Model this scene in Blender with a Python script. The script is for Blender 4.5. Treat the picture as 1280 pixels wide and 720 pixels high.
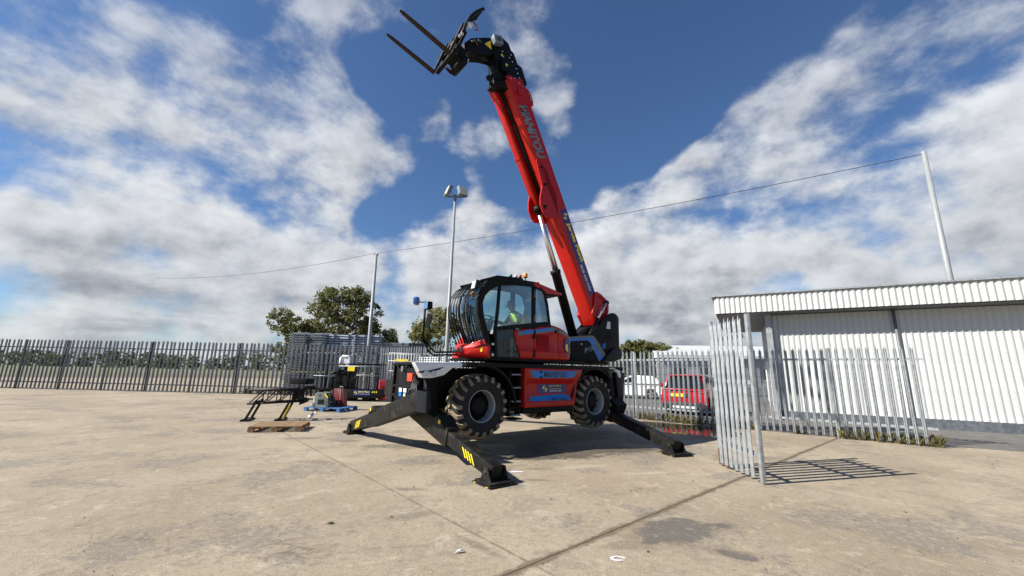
import bpy, bmesh, math, random
from mathutils import Vector, Matrix, noise
SC = bpy.context.scene
for o in list(bpy.data.objects): bpy.data.objects.remove(o)
COL = SC.collection
R_ = math.radians

# ------------------------------------------------------------------ camera
cd = bpy.data.cameras.new('camera'); cam = bpy.data.objects.new('camera', cd); COL.objects.link(cam)
cd.sensor_fit = 'HORIZONTAL'; cd.sensor_width = 36.0; cd.lens = 500.0/1280*36
cd.clip_start = 0.05; cd.clip_end = 3000
PITCH, ROLL = 0.20504, 0.02
cam.location = (0, 0, 1.6)
_F = Vector((0, math.cos(PITCH), math.sin(PITCH)))
_R0 = Vector((1, 0, 0)); _U0 = Vector((0, -math.sin(PITCH), math.cos(PITCH)))
_R = _R0*math.cos(ROLL)+_U0*math.sin(ROLL); _U = _U0*math.cos(ROLL)-_R0*math.sin(ROLL)
cam.rotation_euler = Matrix(((_R.x, _U.x, -_F.x), (_R.y, _U.y, -_F.y), (_R.z, _U.z, -_F.z))).to_euler()
SC.camera = cam

# ------------------------------------------------------------------ light
SUN_EL, SUN_AZ = 38.0, 196.0        # azimuth: math angle of the direction TOWARDS the sun
S = Vector((math.cos(R_(SUN_EL))*math.cos(R_(SUN_AZ)), math.cos(R_(SUN_EL))*math.sin(R_(SUN_AZ)), math.sin(R_(SUN_EL))))
sl = bpy.data.lights.new('sun', 'SUN'); sl.energy = 5.0; sl.angle = R_(0.53); sl.color = (1.0, 0.95, 0.86)
sun = bpy.data.objects.new('sun', sl); COL.objects.link(sun)
sun.rotation_euler = S.to_track_quat('Z', 'Y').to_euler(); sun.location = S*50
SC.view_settings.view_transform = 'Standard'; SC.view_settings.look = 'None'
SC.view_settings.exposure = 0.88; SC.view_settings.gamma = 1.0

# ------------------------------------------------------------------ node helpers
class NT:
    def __init__(s, tree): s.t = tree; s.n = tree.nodes; s.l = tree.links
    def add(s, typ, **kw):
        n = s.n.new(typ)
        for k, v in kw.items():
            if k == 'inp':
                for a, b in v.items():
                    if isinstance(b, bpy.types.NodeSocket): s.l.new(b, n.inputs[a])
                    else: n.inputs[a].default_value = b
            else: setattr(n, k, v)
        return n
    def math(s, op, a, b=0.0, c=0.0, clamp=False):
        n = s.add('ShaderNodeMath', operation=op, use_clamp=clamp, inp={0: a, 1: b, 2: c}); return n.outputs[0]
    def vmath(s, op, a, b=(0, 0, 0)):
        n = s.add('ShaderNodeVectorMath', operation=op, inp={0: a, 1: b}); return n
    def noise(s, vec, scale, detail=4, rough=.5, dist=0.0):
        n = s.add('ShaderNodeTexNoise', inp={'Vector': vec, 'Scale': scale, 'Detail': detail, 'Roughness': rough, 'Distortion': dist}); return n.outputs['Fac']
    def ramp(s, fac, stops):
        n = s.add('ShaderNodeValToRGB', inp={0: fac}); e = n.color_ramp.elements
        while len(e) < len(stops): e.new(.5)
        for el, (p, c) in zip(e, stops): el.position = p; el.color = (c, c, c, 1) if isinstance(c, (int, float)) else (*c, 1)
        return n.outputs[0]
    def smooth(s, v, a, b, c=0.0, d=1.0):
        n = s.add('ShaderNodeMapRange', interpolation_type='SMOOTHSTEP', inp={0: v, 1: a, 2: b, 3: c, 4: d}); return n.outputs[0]
    def mix(s, f, a, b, mode='MIX'):
        n = s.add('ShaderNodeMix', data_type='RGBA', blend_type=mode)
        for i, v in ((0, f), (6, a), (7, b)):
            if isinstance(v, bpy.types.NodeSocket): s.l.new(v, n.inputs[i])
            elif i == 0: n.inputs[0].default_value = v
            else: n.inputs[i].default_value = (*v, 1)
        return n.outputs[2]

# ------------------------------------------------------------------ world: nishita sky + cloud layer
world = bpy.data.worlds.new('World'); SC.world = world; world.use_nodes = True
def pixdir(px, py):
    v = _F + _R*(px-640)/500 + _U*(360-py)/500
    return v.normalized()
def build_world():
    w = NT(world.node_tree); w.n.clear()
    out = w.add('ShaderNodeOutputWorld'); bg = w.add('ShaderNodeBackground')
    sky = w.add('ShaderNodeTexSky', sky_type='NISHITA', sun_disc=False, sun_elevation=R_(SUN_EL), sun_rotation=R_(90-SUN_AZ),
                altitude=50, air_density=1.0, dust_density=0.35, ozone_density=2.2)
    tc = w.add('ShaderNodeTexCoord'); d = tc.outputs['Generated']
    sep = w.add('ShaderNodeSeparateXYZ', inp={0: d}); z = sep.outputs[2]
    st = w.vmath('MULTIPLY', d, (1, 1, 1.5)).outputs[0]
    wv = w.add('ShaderNodeTexNoise', inp={'Vector': st, 'Scale': 2.6, 'Detail': 3})
    wo = w.vmath('SUBTRACT', wv.outputs['Color'], (.5, .5, .5)).outputs[0]
    wo = w.vmath('MULTIPLY', wo, (.11, .11, .11)).outputs[0]
    dw = w.vmath('NORMALIZE', w.vmath('ADD', d, wo).outputs[0]).outputs[0]
    # cloud masses: direction (unit vector), angular radius (deg), weight
    def blob(px, py, rad, wt):
        return (pixdir(px, py), rad, wt)
    masses = [blob(378, 105, 4.2, .48), blob(425, 125, 3.4, .42), blob(448, 160, 2.4, .30), blob(385, 220, 5, .6), blob(440, 210, 4, .52), blob(495, 208, 2.8, .38), blob(395, 262, 4, .46), blob(320, 180, 8, .45),
              blob(395, 15, 6, .30), blob(460, 10, 5, .26), blob(536, 150, 2.8, .40), blob(548, 184, 2.4, .36), blob(602, 192, 3.2, .46), blob(632, 172, 2.4, .28), blob(694, 112, 3.6, .42), blob(696, 140, 3.2, .36), blob(712, 188, 2.8, .38), blob(645, 24, 4.5, .36), blob(662, 58, 3.4, .30), blob(545, 25, 4, .10),
              blob(510, 298, 2.8, .40), blob(560, 284, 2.8, .44), blob(605, 262, 2.8, .42), blob(440, 320, 4.5, .45), blob(380, 335, 5, .42), blob(560, 325, 5, .5),
              blob(912, 195, 4.5, .66), blob(875, 225, 4, .62), blob(830, 250, 3.6, .54), blob(785, 266, 3.4, .46), blob(750, 288, 3.6, .46), blob(905, 250, 6, .6), blob(850, 280, 6, .5), blob(960, 190, 7, .62), blob(1010, 130, 7, .5), blob(1040, 240, 9, .55),
              blob(770, 230, 3.2, .32), blob(690, 320, 6, .5), blob(760, 340, 7, .5), blob(850, 350, 8, .5), blob(620, 310, 5, .42),
              blob(250, 120, 7, .42), blob(130, 260, 8, .42), blob(230, 300, 8, .4), blob(1160, 250, 10, .5), blob(1220, 90, 7, .45), blob(60, 60, 8, .4), blob(1100, 40, 6, .3),
              blob(840, 70, 13, -.35), blob(800, 150, 8, -.30), blob(500, 110, 4.5, -.32), blob(425, 70, 3.2, -.22), blob(480, 60, 4, -.2), blob(545, 235, 4, -.25), blob(640, 225, 3.2, -.2), blob(725, 230, 3, -.2), blob(480, 265, 2.6, -.2), blob(895, 300, 2.5, -.25)]
    acc = None
    for c, rad, wt in masses:
        dt = w.vmath('DOT_PRODUCT', dw, tuple(c)).outputs['Value']
        v = w.smooth(dt, math.cos(R_(rad*1.5)), math.cos(R_(rad*.2)), 0, wt)
        acc = v if acc is None else w.math('ADD', acc, v)
    deck = w.math('ADD', w.smooth(z, .34, .20, 0, .38), w.smooth(z, .18, .06, 0, .26))   # cloud deck towards the horizon
    acc = w.math('ADD', w.math('MINIMUM', acc, .54), deck)
    st2 = w.vmath('MULTIPLY', d, (1, 1, 2.6)).outputs[0]
    def fbm(off, scale=6.0):
        return w.noise(w.vmath('ADD', st, off).outputs[0], scale, 12, .57, .0)
    n1 = fbm((3.1, 1.7, .4)); sh = S*0.035
    n2 = fbm((3.1+sh.x, 1.7+sh.y, .4+sh.z*1.4))
    wisp = w.noise(w.vmath('ADD', st, (7, 2, 5)).outputs[0], 15, 8, .65, .3)
    dens = w.math('ADD', acc, w.math('MULTIPLY', w.math('SUBTRACT', n1, .5), 1.95))
    dens = w.math('ADD', dens, w.math('MULTIPLY', w.math('SUBTRACT', wisp, .5), .55))
    mask = w.math('MULTIPLY', w.smooth(dens, .16, .80), w.smooth(z, .66, .34, .62, .96))
    lit = w.math('MULTIPLY', w.math('SUBTRACT', n1, n2), 1.5)
    thick = w.smooth(dens, .50, 1.10)
    low = w.smooth(z, .30, .05)
    band = w.smooth(w.noise(w.vmath('MULTIPLY', d, (1, 1, 4.5)).outputs[0], 4.2, 7, .55, .2), .38, .66)
    shade = w.math('SUBTRACT', 1.05, w.math('MULTIPLY', thick, w.math('MULTIPLY_ADD', low, .16, .08)))
    shade = w.math('ADD', shade, lit)
    shade = w.math('SUBTRACT', shade, w.math('MULTIPLY', low, w.math('MULTIPLY', band, .26)))
    shade = w.math('MAXIMUM', shade, .46)
    ccol = w.mix(w.smooth(shade, .45, 1.0), (4.9, 5.4, 6.3), (7.3, 7.5, 7.7))
    cl = w.add('ShaderNodeVectorMath', operation='SCALE', inp={0: ccol, 'Scale': shade})
    skyc = w.mix(1.0, sky.outputs[0], (0.80, 1.02, 1.28), 'MULTIPLY')
    col = w.mix(mask, skyc, cl.outputs[0])
    w.l.new(col, bg.inputs[0]); bg.inputs[1].default_value = 0.05
    w.l.new(bg.outputs[0], out.inputs[0])
build_world()

# ------------------------------------------------------------------ materials
MATS = {}
def mat(name, col, rough=.5, metal=0, var=.12, nscale=6, bump=0, coat=0, dirt=None, dirt_amt=0, dirt_scale=3, bscale=60, spec=.5):
    m = bpy.data.materials.new(name); m.use_nodes = True; w = NT(m.node_tree)
    b = m.node_tree.nodes['Principled BSDF']
    tc = w.add('ShaderNodeTexCoord').outputs['Object']
    n = w.noise(tc, nscale, 6, .6)
    a = tuple(max(0, c*(1-var)) for c in col); c2 = tuple(min(1, c*(1+var)) for c in col)
    c = w.mix(w.smooth(n, .3, .7), a, c2)
    rr = w.math('MULTIPLY_ADD', n, .25, rough-.12)
    if dirt:
        f = w.smooth(w.noise(tc, dirt_scale, 8, .68), .62-.35*dirt_amt, .80-.2*dirt_amt, 0, min(1, .45+dirt_amt*.5))
        c = w.mix(f, c, dirt); rr = w.math('MULTIPLY_ADD', f, .3, rr)
    w.l.new(c, b.inputs['Base Color']); w.l.new(rr, b.inputs['Roughness'])
    b.inputs['Metallic'].default_value = metal; b.inputs['Coat Weight'].default_value = coat
    b.inputs['Specular IOR Level'].default_value = spec
    if bump:
        bn = w.add('ShaderNodeBump', inp={'Strength': bump, 'Distance': .02, 'Height': w.noise(tc, bscale, 5, .6)})
        w.l.new(bn.outputs[0], b.inputs['Normal'])
    MATS[name] = m; return m
RED = mat('red_paint', (.40, .007, .003), .38, var=.06, coat=.12, spec=.3, dirt=(.20, .045, .03), dirt_amt=.14)
REDP = mat('red_plastic', (.78, .045, .07), .5, var=.1)
BLACK = mat('black_paint', (.0055, .0058, .006), .55, var=.25, spec=.16, dirt=(.06, .052, .042), dirt_amt=.08)
LEGBLK = mat('leg_black', (.0105, .0100, .0092), .5, var=.45, dirt=(.075, .065, .05), dirt_amt=.3, dirt_scale=5, spec=.2)
NAVY = mat('navy_black', (.006, .0075, .012), .42, var=.15, spec=.22)
TYRE = mat('tyre_rubber', (.021, .020, .019), .8, var=.3, bump=.2, dirt=(.13, .10, .072), dirt_amt=.3, dirt_scale=4, spec=.3)
TREAD = mat('tread_rubber', (.24, .19, .13), .9, var=.35, bump=.4, dirt=(.30, .24, .165), dirt_amt=.6, dirt_scale=5, spec=.2)
SILVER = mat('silver_paint', (.70, .71, .72), .38, metal=.05, var=.06, coat=.3)
RIM = mat('rim_grey', (.42, .43, .44), .4, metal=.2, var=.08, dirt=(.3, .25, .19), dirt_amt=.1)
CHROME = mat('chrome', (.70, .71, .72), .30, metal=1, var=.03)
BLUE = mat('blue_vinyl', (.008, .16, .50), .4, var=.05)
DBLUE = mat('dark_blue_vinyl', (.013, .030, .17), .4, var=.05)
GREY = mat('grey_vinyl', (.13, .14, .15), .45, var=.08)
LGREY = mat('letter_grey', (.16, .19, .225), .45, var=.08)
DGREY = mat('dark_letter_grey', (.055, .062, .075), .5, var=.1)
YELLOW = mat('yellow_print', (.75, .62, .06), .45, var=.05)
HAZARD = mat('hazard_yellow', (.80, .60, .02), .45, var=.12)
WHITE = mat('white_print', (.62, .62, .62), .5, var=.04)
GALV = mat('galvanised_steel', (.30, .32, .335), .5, metal=.35, var=.2, nscale=9, dirt=(.30, .28, .25), dirt_amt=.12, dirt_scale=6)
GALVD = mat('dark_galvanised_steel', (.115, .128, .145), .55, metal=.3, var=.25, nscale=7, dirt=(.10, .09, .08), dirt_amt=.15)  # darker tone of galvanised steel
GALVB = mat('bundle_steel', (.40, .44, .47), .5, metal=.3, var=.22, nscale=5)
FORK = mat('worn_fork_steel', (.030, .019, .012), .6, var=.4, nscale=10, dirt=(.06, .033, .018), dirt_amt=.3, spec=.25)
LENS_G = mat('green_lens', (.02, .20, .12), .25, var=.05); LENS_R = mat('red_lens', (.30, .012, .02), .25, var=.05)
LENS_A = mat('amber_lens', (.75, .22, .02), .25, var=.05); LENS_C = mat('clear_lens', (.55, .57, .6), .15, var=.05)
SEATM = mat('seat_fabric', (.05, .052, .055), .85, var=.2)
SKIN = mat('skin', (.42, .24, .17), .55, var=.08); NAVYC = mat('navy_cloth', (.018, .024, .045), .85, var=.2)
HIVIS = mat('hi_vis_cloth', (.80, .95, .15), .75, var=.08); REFLECT = mat('reflective_tape', (.65, .67, .68), .4, var=.05)
CAPM = mat('dark_cap_cloth', (.02, .022, .028), .85, var=.2)
PALLETB = mat('blue_pallet_paint', (.035, .13, .30), .8, var=.3, dirt=(.16, .14, .11), dirt_amt=.3, dirt_scale=8)
WOOD = mat('raw_pallet_wood', (.30, .19, .10), .8, var=.35, nscale=14)
GREENG = mat('attachment_grey', (.085, .10, .10), .6, var=.2, dirt=(.2, .17, .13), dirt_amt=.15)
DKRED = mat('dark_red_paint', (.16, .014, .016), .5, var=.15)
CARRED = mat('car_red_paint', (.42, .008, .022), .22, var=.03, coat=.6)
CARWHITE = mat('car_white_paint', (.72, .73, .74), .25, var=.03, coat=.5)
CARBLK = mat('car_black_plastic', (.02, .02, .021), .55, var=.15)
ALLOY = mat('alloy', (.45, .46, .48), .35, metal=.6, var=.1)
CLADW = mat('white_cladding', (.50, .51, .50), .5, var=.05, dirt=(.4, .38, .33), dirt_amt=.08)
LIT = mat('lamp_glass', (.62, .60, .50), .2, var=.06)
MIRR = mat('mirror_glass', (.75, .8, .9), .06, metal=1, var=.02)
MIRRB = mat('sky_tinted_mirror_shell', (.03, .10, .32), .3, var=.1)  # reflected sky painted into the shell as blue
BARK = mat('bark', (.095, .075, .055), .9, var=.35, nscale=10, bump=.5, bscale=20)
RUST = mat('rust_brown', (.14, .075, .04), .85, var=.4)

def glass_mat(name, tint, mixv):
    m = bpy.data.materials.new(name); m.use_nodes = True; w = NT(m.node_tree); w.n.clear()
    out = w.add('ShaderNodeOutputMaterial'); tr = w.add('ShaderNodeBsdfTransparent', inp={0: (*tint, 1)})
    gl = w.add('ShaderNodeBsdfGlossy', inp={'Color': (.9, .95, 1, 1), 'Roughness': .03})
    fr = w.add('ShaderNodeFresnel', inp={'IOR': 1.5})
    f = w.math('MULTIPLY_ADD', fr.outputs[0], .9, mixv, clamp=True)
    mx = w.add('ShaderNodeMixShader', inp={0: f, 1: tr.outputs[0], 2: gl.outputs[0]})
    w.l.new(mx.outputs[0], out.inputs[0]); return m
GLASS = glass_mat('tinted_cab_glass', (.76, .86, .85), .02)
CARGLASS = mat('car_glass', (.010, .013, .016), .05, var=.05, spec=.25)

def leaf_mat(name, cols):
    m = bpy.data.materials.new(name); m.use_nodes = True; w = NT(m.node_tree)
    b = m.node_tree.nodes['Principled BSDF']; tc = w.add('ShaderNodeTexCoord').outputs['Object']
    n = w.noise(tc, .9, 3, .6); n2 = w.noise(tc, 7, 2, .5)
    f = w.math('ADD', w.math('MULTIPLY', n, .6), w.math('MULTIPLY', n2, .4))
    c = w.ramp(f, [(.34, cols[0]), (.5, cols[1]), (.66, cols[2])])
    w.l.new(c, b.inputs['Base Color']); b.inputs['Roughness'].default_value = .6
    b.inputs['Specular IOR Level'].default_value = .3
    t = w.add('ShaderNodeBsdfTranslucent', inp={0: c}); mx = w.add('ShaderNodeMixShader', inp={0: .38, 1: b.outputs[0], 2: t.outputs[0]})
    w.l.new(mx.outputs[0], m.node_tree.nodes['Material Output'].inputs[0]); return m
LEAF1 = leaf_mat('olive_leaves', [(.085, .095, .035), (.145, .155, .058), (.22, .215, .085)])
LEAF2 = leaf_mat('yellow_olive_leaves', [(.13, .135, .045), (.21, .205, .075), (.30, .27, .10)])
LEAF3 = leaf_mat('dark_leaves', [(.05, .065, .028), (.085, .10, .04), (.13, .14, .055)])
LEAF4 = leaf_mat('hedge_leaves', [(.09, .095, .03), (.15, .15, .05), (.23, .21, .075)])

def concrete(name):
    m = bpy.data.materials.new(name); m.use_nodes = True; w = NT(m.node_tree)
    b = m.node_tree.nodes['Principled BSDF']
    geo = w.add('ShaderNodeNewGeometry').outputs['Position']
    big = w.noise(geo, .32, 5, .6, .4); mid = w.noise(geo, 1.5, 7, .68, .6); fine = w.noise(geo, 14, 6, .7); grain = w.noise(geo, 75, 4, .75)
    c = w.mix(w.smooth(big, .32, .68), (0.287, 0.234, 0.166), (0.374, 0.316, 0.232))
    c = w.mix(w.smooth(mid, .50, .62, 0, .6), c, (0.234, 0.196, 0.144))
    c = w.mix(w.smooth(w.noise(geo, 2.3, 9, .76, .8), .55, .64, 0, .6), c, (0.461, 0.397, 0.298))
    # grey worn scabs with ragged edges
    wv = w.vmath('ADD', geo, (31, 17, 5)).outputs[0]
    scab = w.smooth(w.math('ADD', w.math('MULTIPLY', w.noise(wv, .75, 3, .5), .65), w.math('MULTIPLY', w.noise(wv, 6.5, 8, .75), .35)), .535, .575, 0, .75)
    scab = w.math('MULTIPLY', scab, w.smooth(fine, .36, .56, .3, 1))
    c = w.mix(scab, c, (0.186, 0.167, 0.143))
    # directional tyre and rake streaks
    mp = w.add('ShaderNodeMapping', inp={'Vector': geo, 'Rotation': (0, 0, R_(-8)), 'Scale': (.45, 3.6, 1)})
    streak = w.smooth(w.noise(mp.outputs[0], 1.6, 8, .75, .5), .55, .72, 0, .36)
    c = w.mix(streak, c, (0.222, 0.184, 0.139))
    sep = w.add('ShaderNodeSeparateXYZ', inp={0: geo})
    def spot(x, y, rx, ry, rot, soft=.5, amp=.9):
        mp = w.add('ShaderNodeMapping', vector_type='TEXTURE', inp={'Vector': geo, 'Location': (x, y, 0), 'Rotation': (0, 0, R_(rot)), 'Scale': (rx, ry, 1)})
        ml = w.vmath('MULTIPLY', mp.outputs[0], (1, 1, 0)).outputs[0]
        ln = w.vmath('LENGTH', ml).outputs['Value']
        ln = w.math('ADD', ln, w.math('MULTIPLY', w.math('SUBTRACT', w.noise(geo, 5, 8, .72), .5), amp*1.5))
        return w.smooth(ln, 1+soft*.25, 1-soft)
    def stain(c, lst, colr, amt):
        acc = None
        for a in lst:
            v = spot(*a); acc = v if acc is None else w.math('MAXIMUM', acc, v)
        return w.mix(w.math('MULTIPLY', acc, amt), c, colr), acc
    # worn grey aggregate patch right of the joint, with a brown dirt rim
    c, _ = stain(c, [(1.62, 4.55, .62, .34, 35, .35, 1.0), (2.2, 4.72, .35, .16, 20, .4, 1.2), (1.2, 4.25, .35, .12, 20, .4, 1.0), (2.05, 4.1, .3, .12, -20, .4, 1.)], (0.213, 0.169, 0.120), .75)
    c, p1 = stain(c, [(1.75, 4.62, .50, .30, 35, .22, .9), (1.45, 4.35, .2, .08, 30, .3, 1.2), (2.22, 4.75, .27, .10, 20, .3, 1.2), (2.1, 4.05, .22, .09, -30, .3, 1.0)], (0.122, 0.111, 0.098), .9)
    # small damp patches, oil marks
    c, _ = stain(c, [(-2.5, 9.0, .75, .22, 12, .3, 1.1), (-2.2, 8.9, .45, .2, 0, .3, 1.0), (-3.3, 7.4, .4, .16, 0, .6, 1.2), (.55, 7.2, .35, .1, 5, .6, 1.), (.45, 6.5, .28, .08, 0, .6, 1.), (-4.8, 9.7, .5, .2, 10, .6, 1.2),
                     (-.28, 4.15, .34, .07, -45, .6, 1.), (-1.35, 5.9, .3, .09, 0, .6, 1.), (-1.05, 4.9, .35, .14, 30, .7, 1.), (-3.6, 9.5, .4, .15, 10, .6, 1.2)], (0.140, 0.119, 0.092), .62)
    c, wet_and_shade = stain(c, [(1.6, 9.2, 2.6, .9, 12, .4, 1.1), (.6, 8.3, 1.5, .45, 8, .35, 1.2), (2.4, 9.4, 1.3, .5, 15, .35, 1.2), (4.6, 12.6, 2.2, 2.1, -40, .35, .8), (-.2, 9.1, 1.1, .5, 0, .4, 1.)], (0.060, 0.051, 0.042), .85)  # real wet patches, widened and darkened to paint in the machine's shadow
    c, _ = stain(c, [(-.05, 6.35, .5, .1, -15, .7, 1.3), (1.2, 7.4, .7, .14, 20, .8, 1.4), (2.4, 7.1, .6, .09, 15, .8, 1.4)], (0.464, 0.410, 0.324), .5)
    pit = w.smooth(w.noise(geo, 26, 6, .7, .4), .56, .68, 0, .5); c = w.mix(pit, c, (0.169, 0.141, 0.103))
    cream = w.smooth(w.noise(w.vmath('ADD', geo, (9, 4, 0)).outputs[0], 9, 8, .74, .5), .54, .64, 0, .42); c = w.mix(cream, c, (0.453, 0.393, 0.298))
    # fine hairline cracks
    vo = w.add('ShaderNodeTexVoronoi', feature='DISTANCE_TO_EDGE', inp={'Vector': w.vmath('ADD', geo, w.vmath('MULTIPLY', w.add('ShaderNodeTexNoise', inp={'Vector': geo, 'Scale': 1.1, 'Detail': 6}).outputs['Color'], (1.4, 1.4, 0)).outputs[0]).outputs[0], 'Scale': .34})
    crack = w.smooth(vo.outputs['Distance'], .0035, .0008, 0, .55)
    c = w.mix(w.math('MULTIPLY', crack, w.smooth(mid, .40, .60)), c, (0.114, 0.091, 0.065))
    # dirt collected along the two joints
    def line(px, py, ang, wd, amt):
        nx, ny = -math.sin(R_(ang)), math.cos(R_(ang))
        dd = w.math('ABSOLUTE', w.math('ADD', w.math('MULTIPLY', sep.outputs[0], nx), w.math('MULTIPLY_ADD', sep.outputs[1], ny, -(px*nx+py*ny))))
        dd = w.math('ADD', dd, w.math('MULTIPLY', w.math('SUBTRACT', w.noise(geo, 3.2, 9, .76), .5), wd*4.4))
        return w.smooth(dd, wd*1.2, wd*.3, 0, amt)
    jl = w.math('MAXIMUM', line(.22, 3.8, 41.2, .060, .95), line(.22, 3.8, 131.2, .020, .75))
    c = w.mix(jl, c, (0.155, 0.120, 0.080))
    c = w.mix(w.smooth(fine, .46, .66, 0, .38), c, (0.164, 0.136, 0.099))
    c = w.mix(1.0, c, w.ramp(grain, [(.30, .50), (.5, 1.0), (.72, 1.30)]), 'MULTIPLY')
    w.l.new(c, b.inputs['Base Color'])
    rg = w.math('SUBTRACT', .9, w.math('MULTIPLY', wet_and_shade, .42)); w.l.new(rg, b.inputs['Roughness'])
    b.inputs['Specular IOR Level'].default_value = .28
    h = w.math('ADD', w.math('MULTIPLY', fine, .5), w.math('MULTIPLY', grain, .5)); h = w.math('SUBTRACT', h, w.math('MULTIPLY', p1, .2))
    bn = w.add('ShaderNodeBump', inp={'Strength': .8, 'Distance': .014, 'Height': h}); w.l.new(bn.outputs[0], b.inputs['Normal'])
    return m
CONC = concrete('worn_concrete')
JOINT = mat('joint_dirt', (.125, .097, .063), .95, var=.4, nscale=8)
ASPH = mat('old_asphalt', (.115, .108, .100), .9, var=.25, nscale=3, bump=.4, dirt=(.18, .165, .14), dirt_amt=.3, dirt_scale=1.2)
FIELD = mat('rough_field', (.12, .12, .06), .95, var=.35, nscale=.2)

# ------------------------------------------------------------------ geometry helpers
class B:
    def __init__(s): s.bm = bmesh.new(); s.mi = 0
    def _f(s, vs, sm=False):
        try: f = s.bm.faces.new(vs)
        except ValueError: return None
        f.material_index = s.mi; f.smooth = sm; return f
    def box(s, c, d, rot=None, taper=1.0):
        M = rot if rot is not None else Matrix.Identity(3); c = Vector(c); v = []
        for k in (-1, 1):
            t = taper if k > 0 else 1
            for i, j in ((-1, -1), (1, -1), (1, 1), (-1, 1)):
                v.append(s.bm.verts.new(c + M @ Vector((i*d[0]/2*t, j*d[1]/2*t, k*d[2]/2))))
        for q in ((3, 2, 1, 0), (4, 5, 6, 7), (0, 1, 5, 4), (1, 2, 6, 5), (2, 3, 7, 6), (3, 0, 4, 7)): s._f([v[i] for i in q])
        return s
    def bb(s, x0, x1, y0, y1, z0, z1): return s.box(((x0+x1)/2, (y0+y1)/2, (z0+z1)/2), (abs(x1-x0), abs(y1-y0), abs(z1-z0)))
    def beam(s, p0, p1, w, h, w1=None, h1=None, up=(0, 0, 1)):
        p0, p1 = Vector(p0), Vector(p1); a = (p1-p0).normalized(); r = a.cross(Vector(up)).normalized(); u = r.cross(a)
        w1 = w if w1 is None else w1; h1 = h if h1 is None else h1; v = []
        for p, ww, hh in ((p0, w, h), (p1, w1, h1)):
            for i, j in ((-1, -1), (1, -1), (1, 1), (-1, 1)): v.append(s.bm.verts.new(p + r*i*ww/2 + u*j*hh/2))
        for q in ((3, 2, 1, 0), (4, 5, 6, 7), (0, 1, 5, 4), (1, 2, 6, 5), (2, 3, 7, 6), (3, 0, 4, 7)): s._f([v[i] for i in q])
        return s
    def prism(s, poly, y0, y1, ax='y', poly2=None):
        """poly in (x,z) swept from y0 to y1 (ax='y'); (y,z) along x; (x,y) along z"""
        def P(p, t): return {'y': (p[0], t, p[1]), 'x': (t, p[0], p[1]), 'z': (p[0], p[1], t)}[ax]
        q2 = poly2 or poly
        a = [s.bm.verts.new(P(p, y0)) for p in poly]; b = [s.bm.verts.new(P(p, y1)) for p in q2]
        n = len(poly); s._f(a); s._f(b[::-1])
        for i in range(n): s._f([a[i], b[i], b[(i+1) % n], a[(i+1) % n]][::-1])
        return s
    def loft(s, rings, caps=True, sm=False):
        L = [[s.bm.verts.new(p) for p in r] for r in rings]; n = len(L[0])
        for a, b in zip(L, L[1:]):
            for i in range(n): s._f([a[i], a[(i+1) % n], b[(i+1) % n], b[i]], sm)
        if caps: s._f(L[0][::-1]); s._f(L[-1])
        return s
    def tube(s, pts, r, n=8, sm=True, caps=True):
        pts = [Vector(p) for p in pts]; rings = []; rr = r if isinstance(r, (list, tuple)) else [r]*len(pts)
        up = Vector((0, 0, 1))
        for i, p in enumerate(pts):
            d = (pts[min(i+1, len(pts)-1)]-pts[max(i-1, 0)]).normalized()
            u = up if abs(d.dot(up)) < .95 else Vector((1, 0, 0))
            a = d.cross(u).normalized(); b = a.cross(d)
            rings.append([p + (a*math.cos(2*math.pi*k/n)+b*math.sin(2*math.pi*k/n))*rr[i] for k in range(n)])
        return s.loft(rings, caps, sm)
    def lathe(s, prof, c, axis='y', n=32, sm=True, closed=False):
        c = Vector(c); rings = []
        for k in range(n):
            t = 2*math.pi*k/n; ring = []
            for r, h in prof:
                q = {'y': (r*math.cos(t), h, r*math.sin(t)), 'z': (r*math.cos(t), r*math.sin(t), h), 'x': (h, r*math.cos(t), r*math.sin(t))}[axis]
                ring.append(s.bm.verts.new(c+Vector(q)))
            rings.append(ring)
        m = len(prof)
        for k in range(n):
            a, b = rings[k], rings[(k+1) % n]
            for i in range(m-1 if not closed else m): s._f([a[i], b[i], b[(i+1) % m], a[(i+1) % m]], sm)
        return s
    def sphere(s, c, r, seg=12, ring=8, sc=(1, 1, 1)):
        m = Matrix.Translation(c) @ Matrix.Diagonal((r*sc[0], r*sc[1], r*sc[2], 1))
        g = bmesh.ops.create_uvsphere(s.bm, u_segments=seg, v_segments=ring, radius=1, matrix=m)
        fs = {f for v in g['verts'] for f in v.link_faces}
        for f in fs: f.smooth = True; f.material_index = s.mi
        return s
    def quad(s, *p): s._f([s.bm.verts.new(q) for q in p]); return s
    def mesh(s, name, mats, bevel=0, fix=True, weld=True):
        if weld: bmesh.ops.remove_doubles(s.bm, verts=s.bm.verts, dist=1e-5)
        if fix: bmesh.ops.recalc_face_normals(s.bm, faces=s.bm.faces)
        if bevel:
            es = [e for e in s.bm.edges if len(e.link_faces) == 2 and e.calc_face_angle(0) > .6]
            bmesh.ops.bevel(s.bm, geom=es, offset=bevel, segments=2, profile=.6, affect='EDGES', clamp_overlap=True)
            for f in s.bm.faces: f.smooth = True
        me = bpy.data.meshes.new(name); s.bm.to_mesh(me); s.bm.free()
        if bevel: me.set_sharp_from_angle(angle=R_(38))
        for m in (mats if isinstance(mats, (list, tuple)) else [mats]): me.materials.append(m)
        return me
    def build(s, name, mats, parent=None, bevel=0, loc=None, label=None, fix=True, weld=True):
        o = bpy.data.objects.new(name, s.mesh(name, mats, bevel, fix, weld)); COL.objects.link(o)
        if parent is not None: o.parent = parent
        if loc is not None: o.location = loc
        if label: o['label'] = label
        return o
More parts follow.
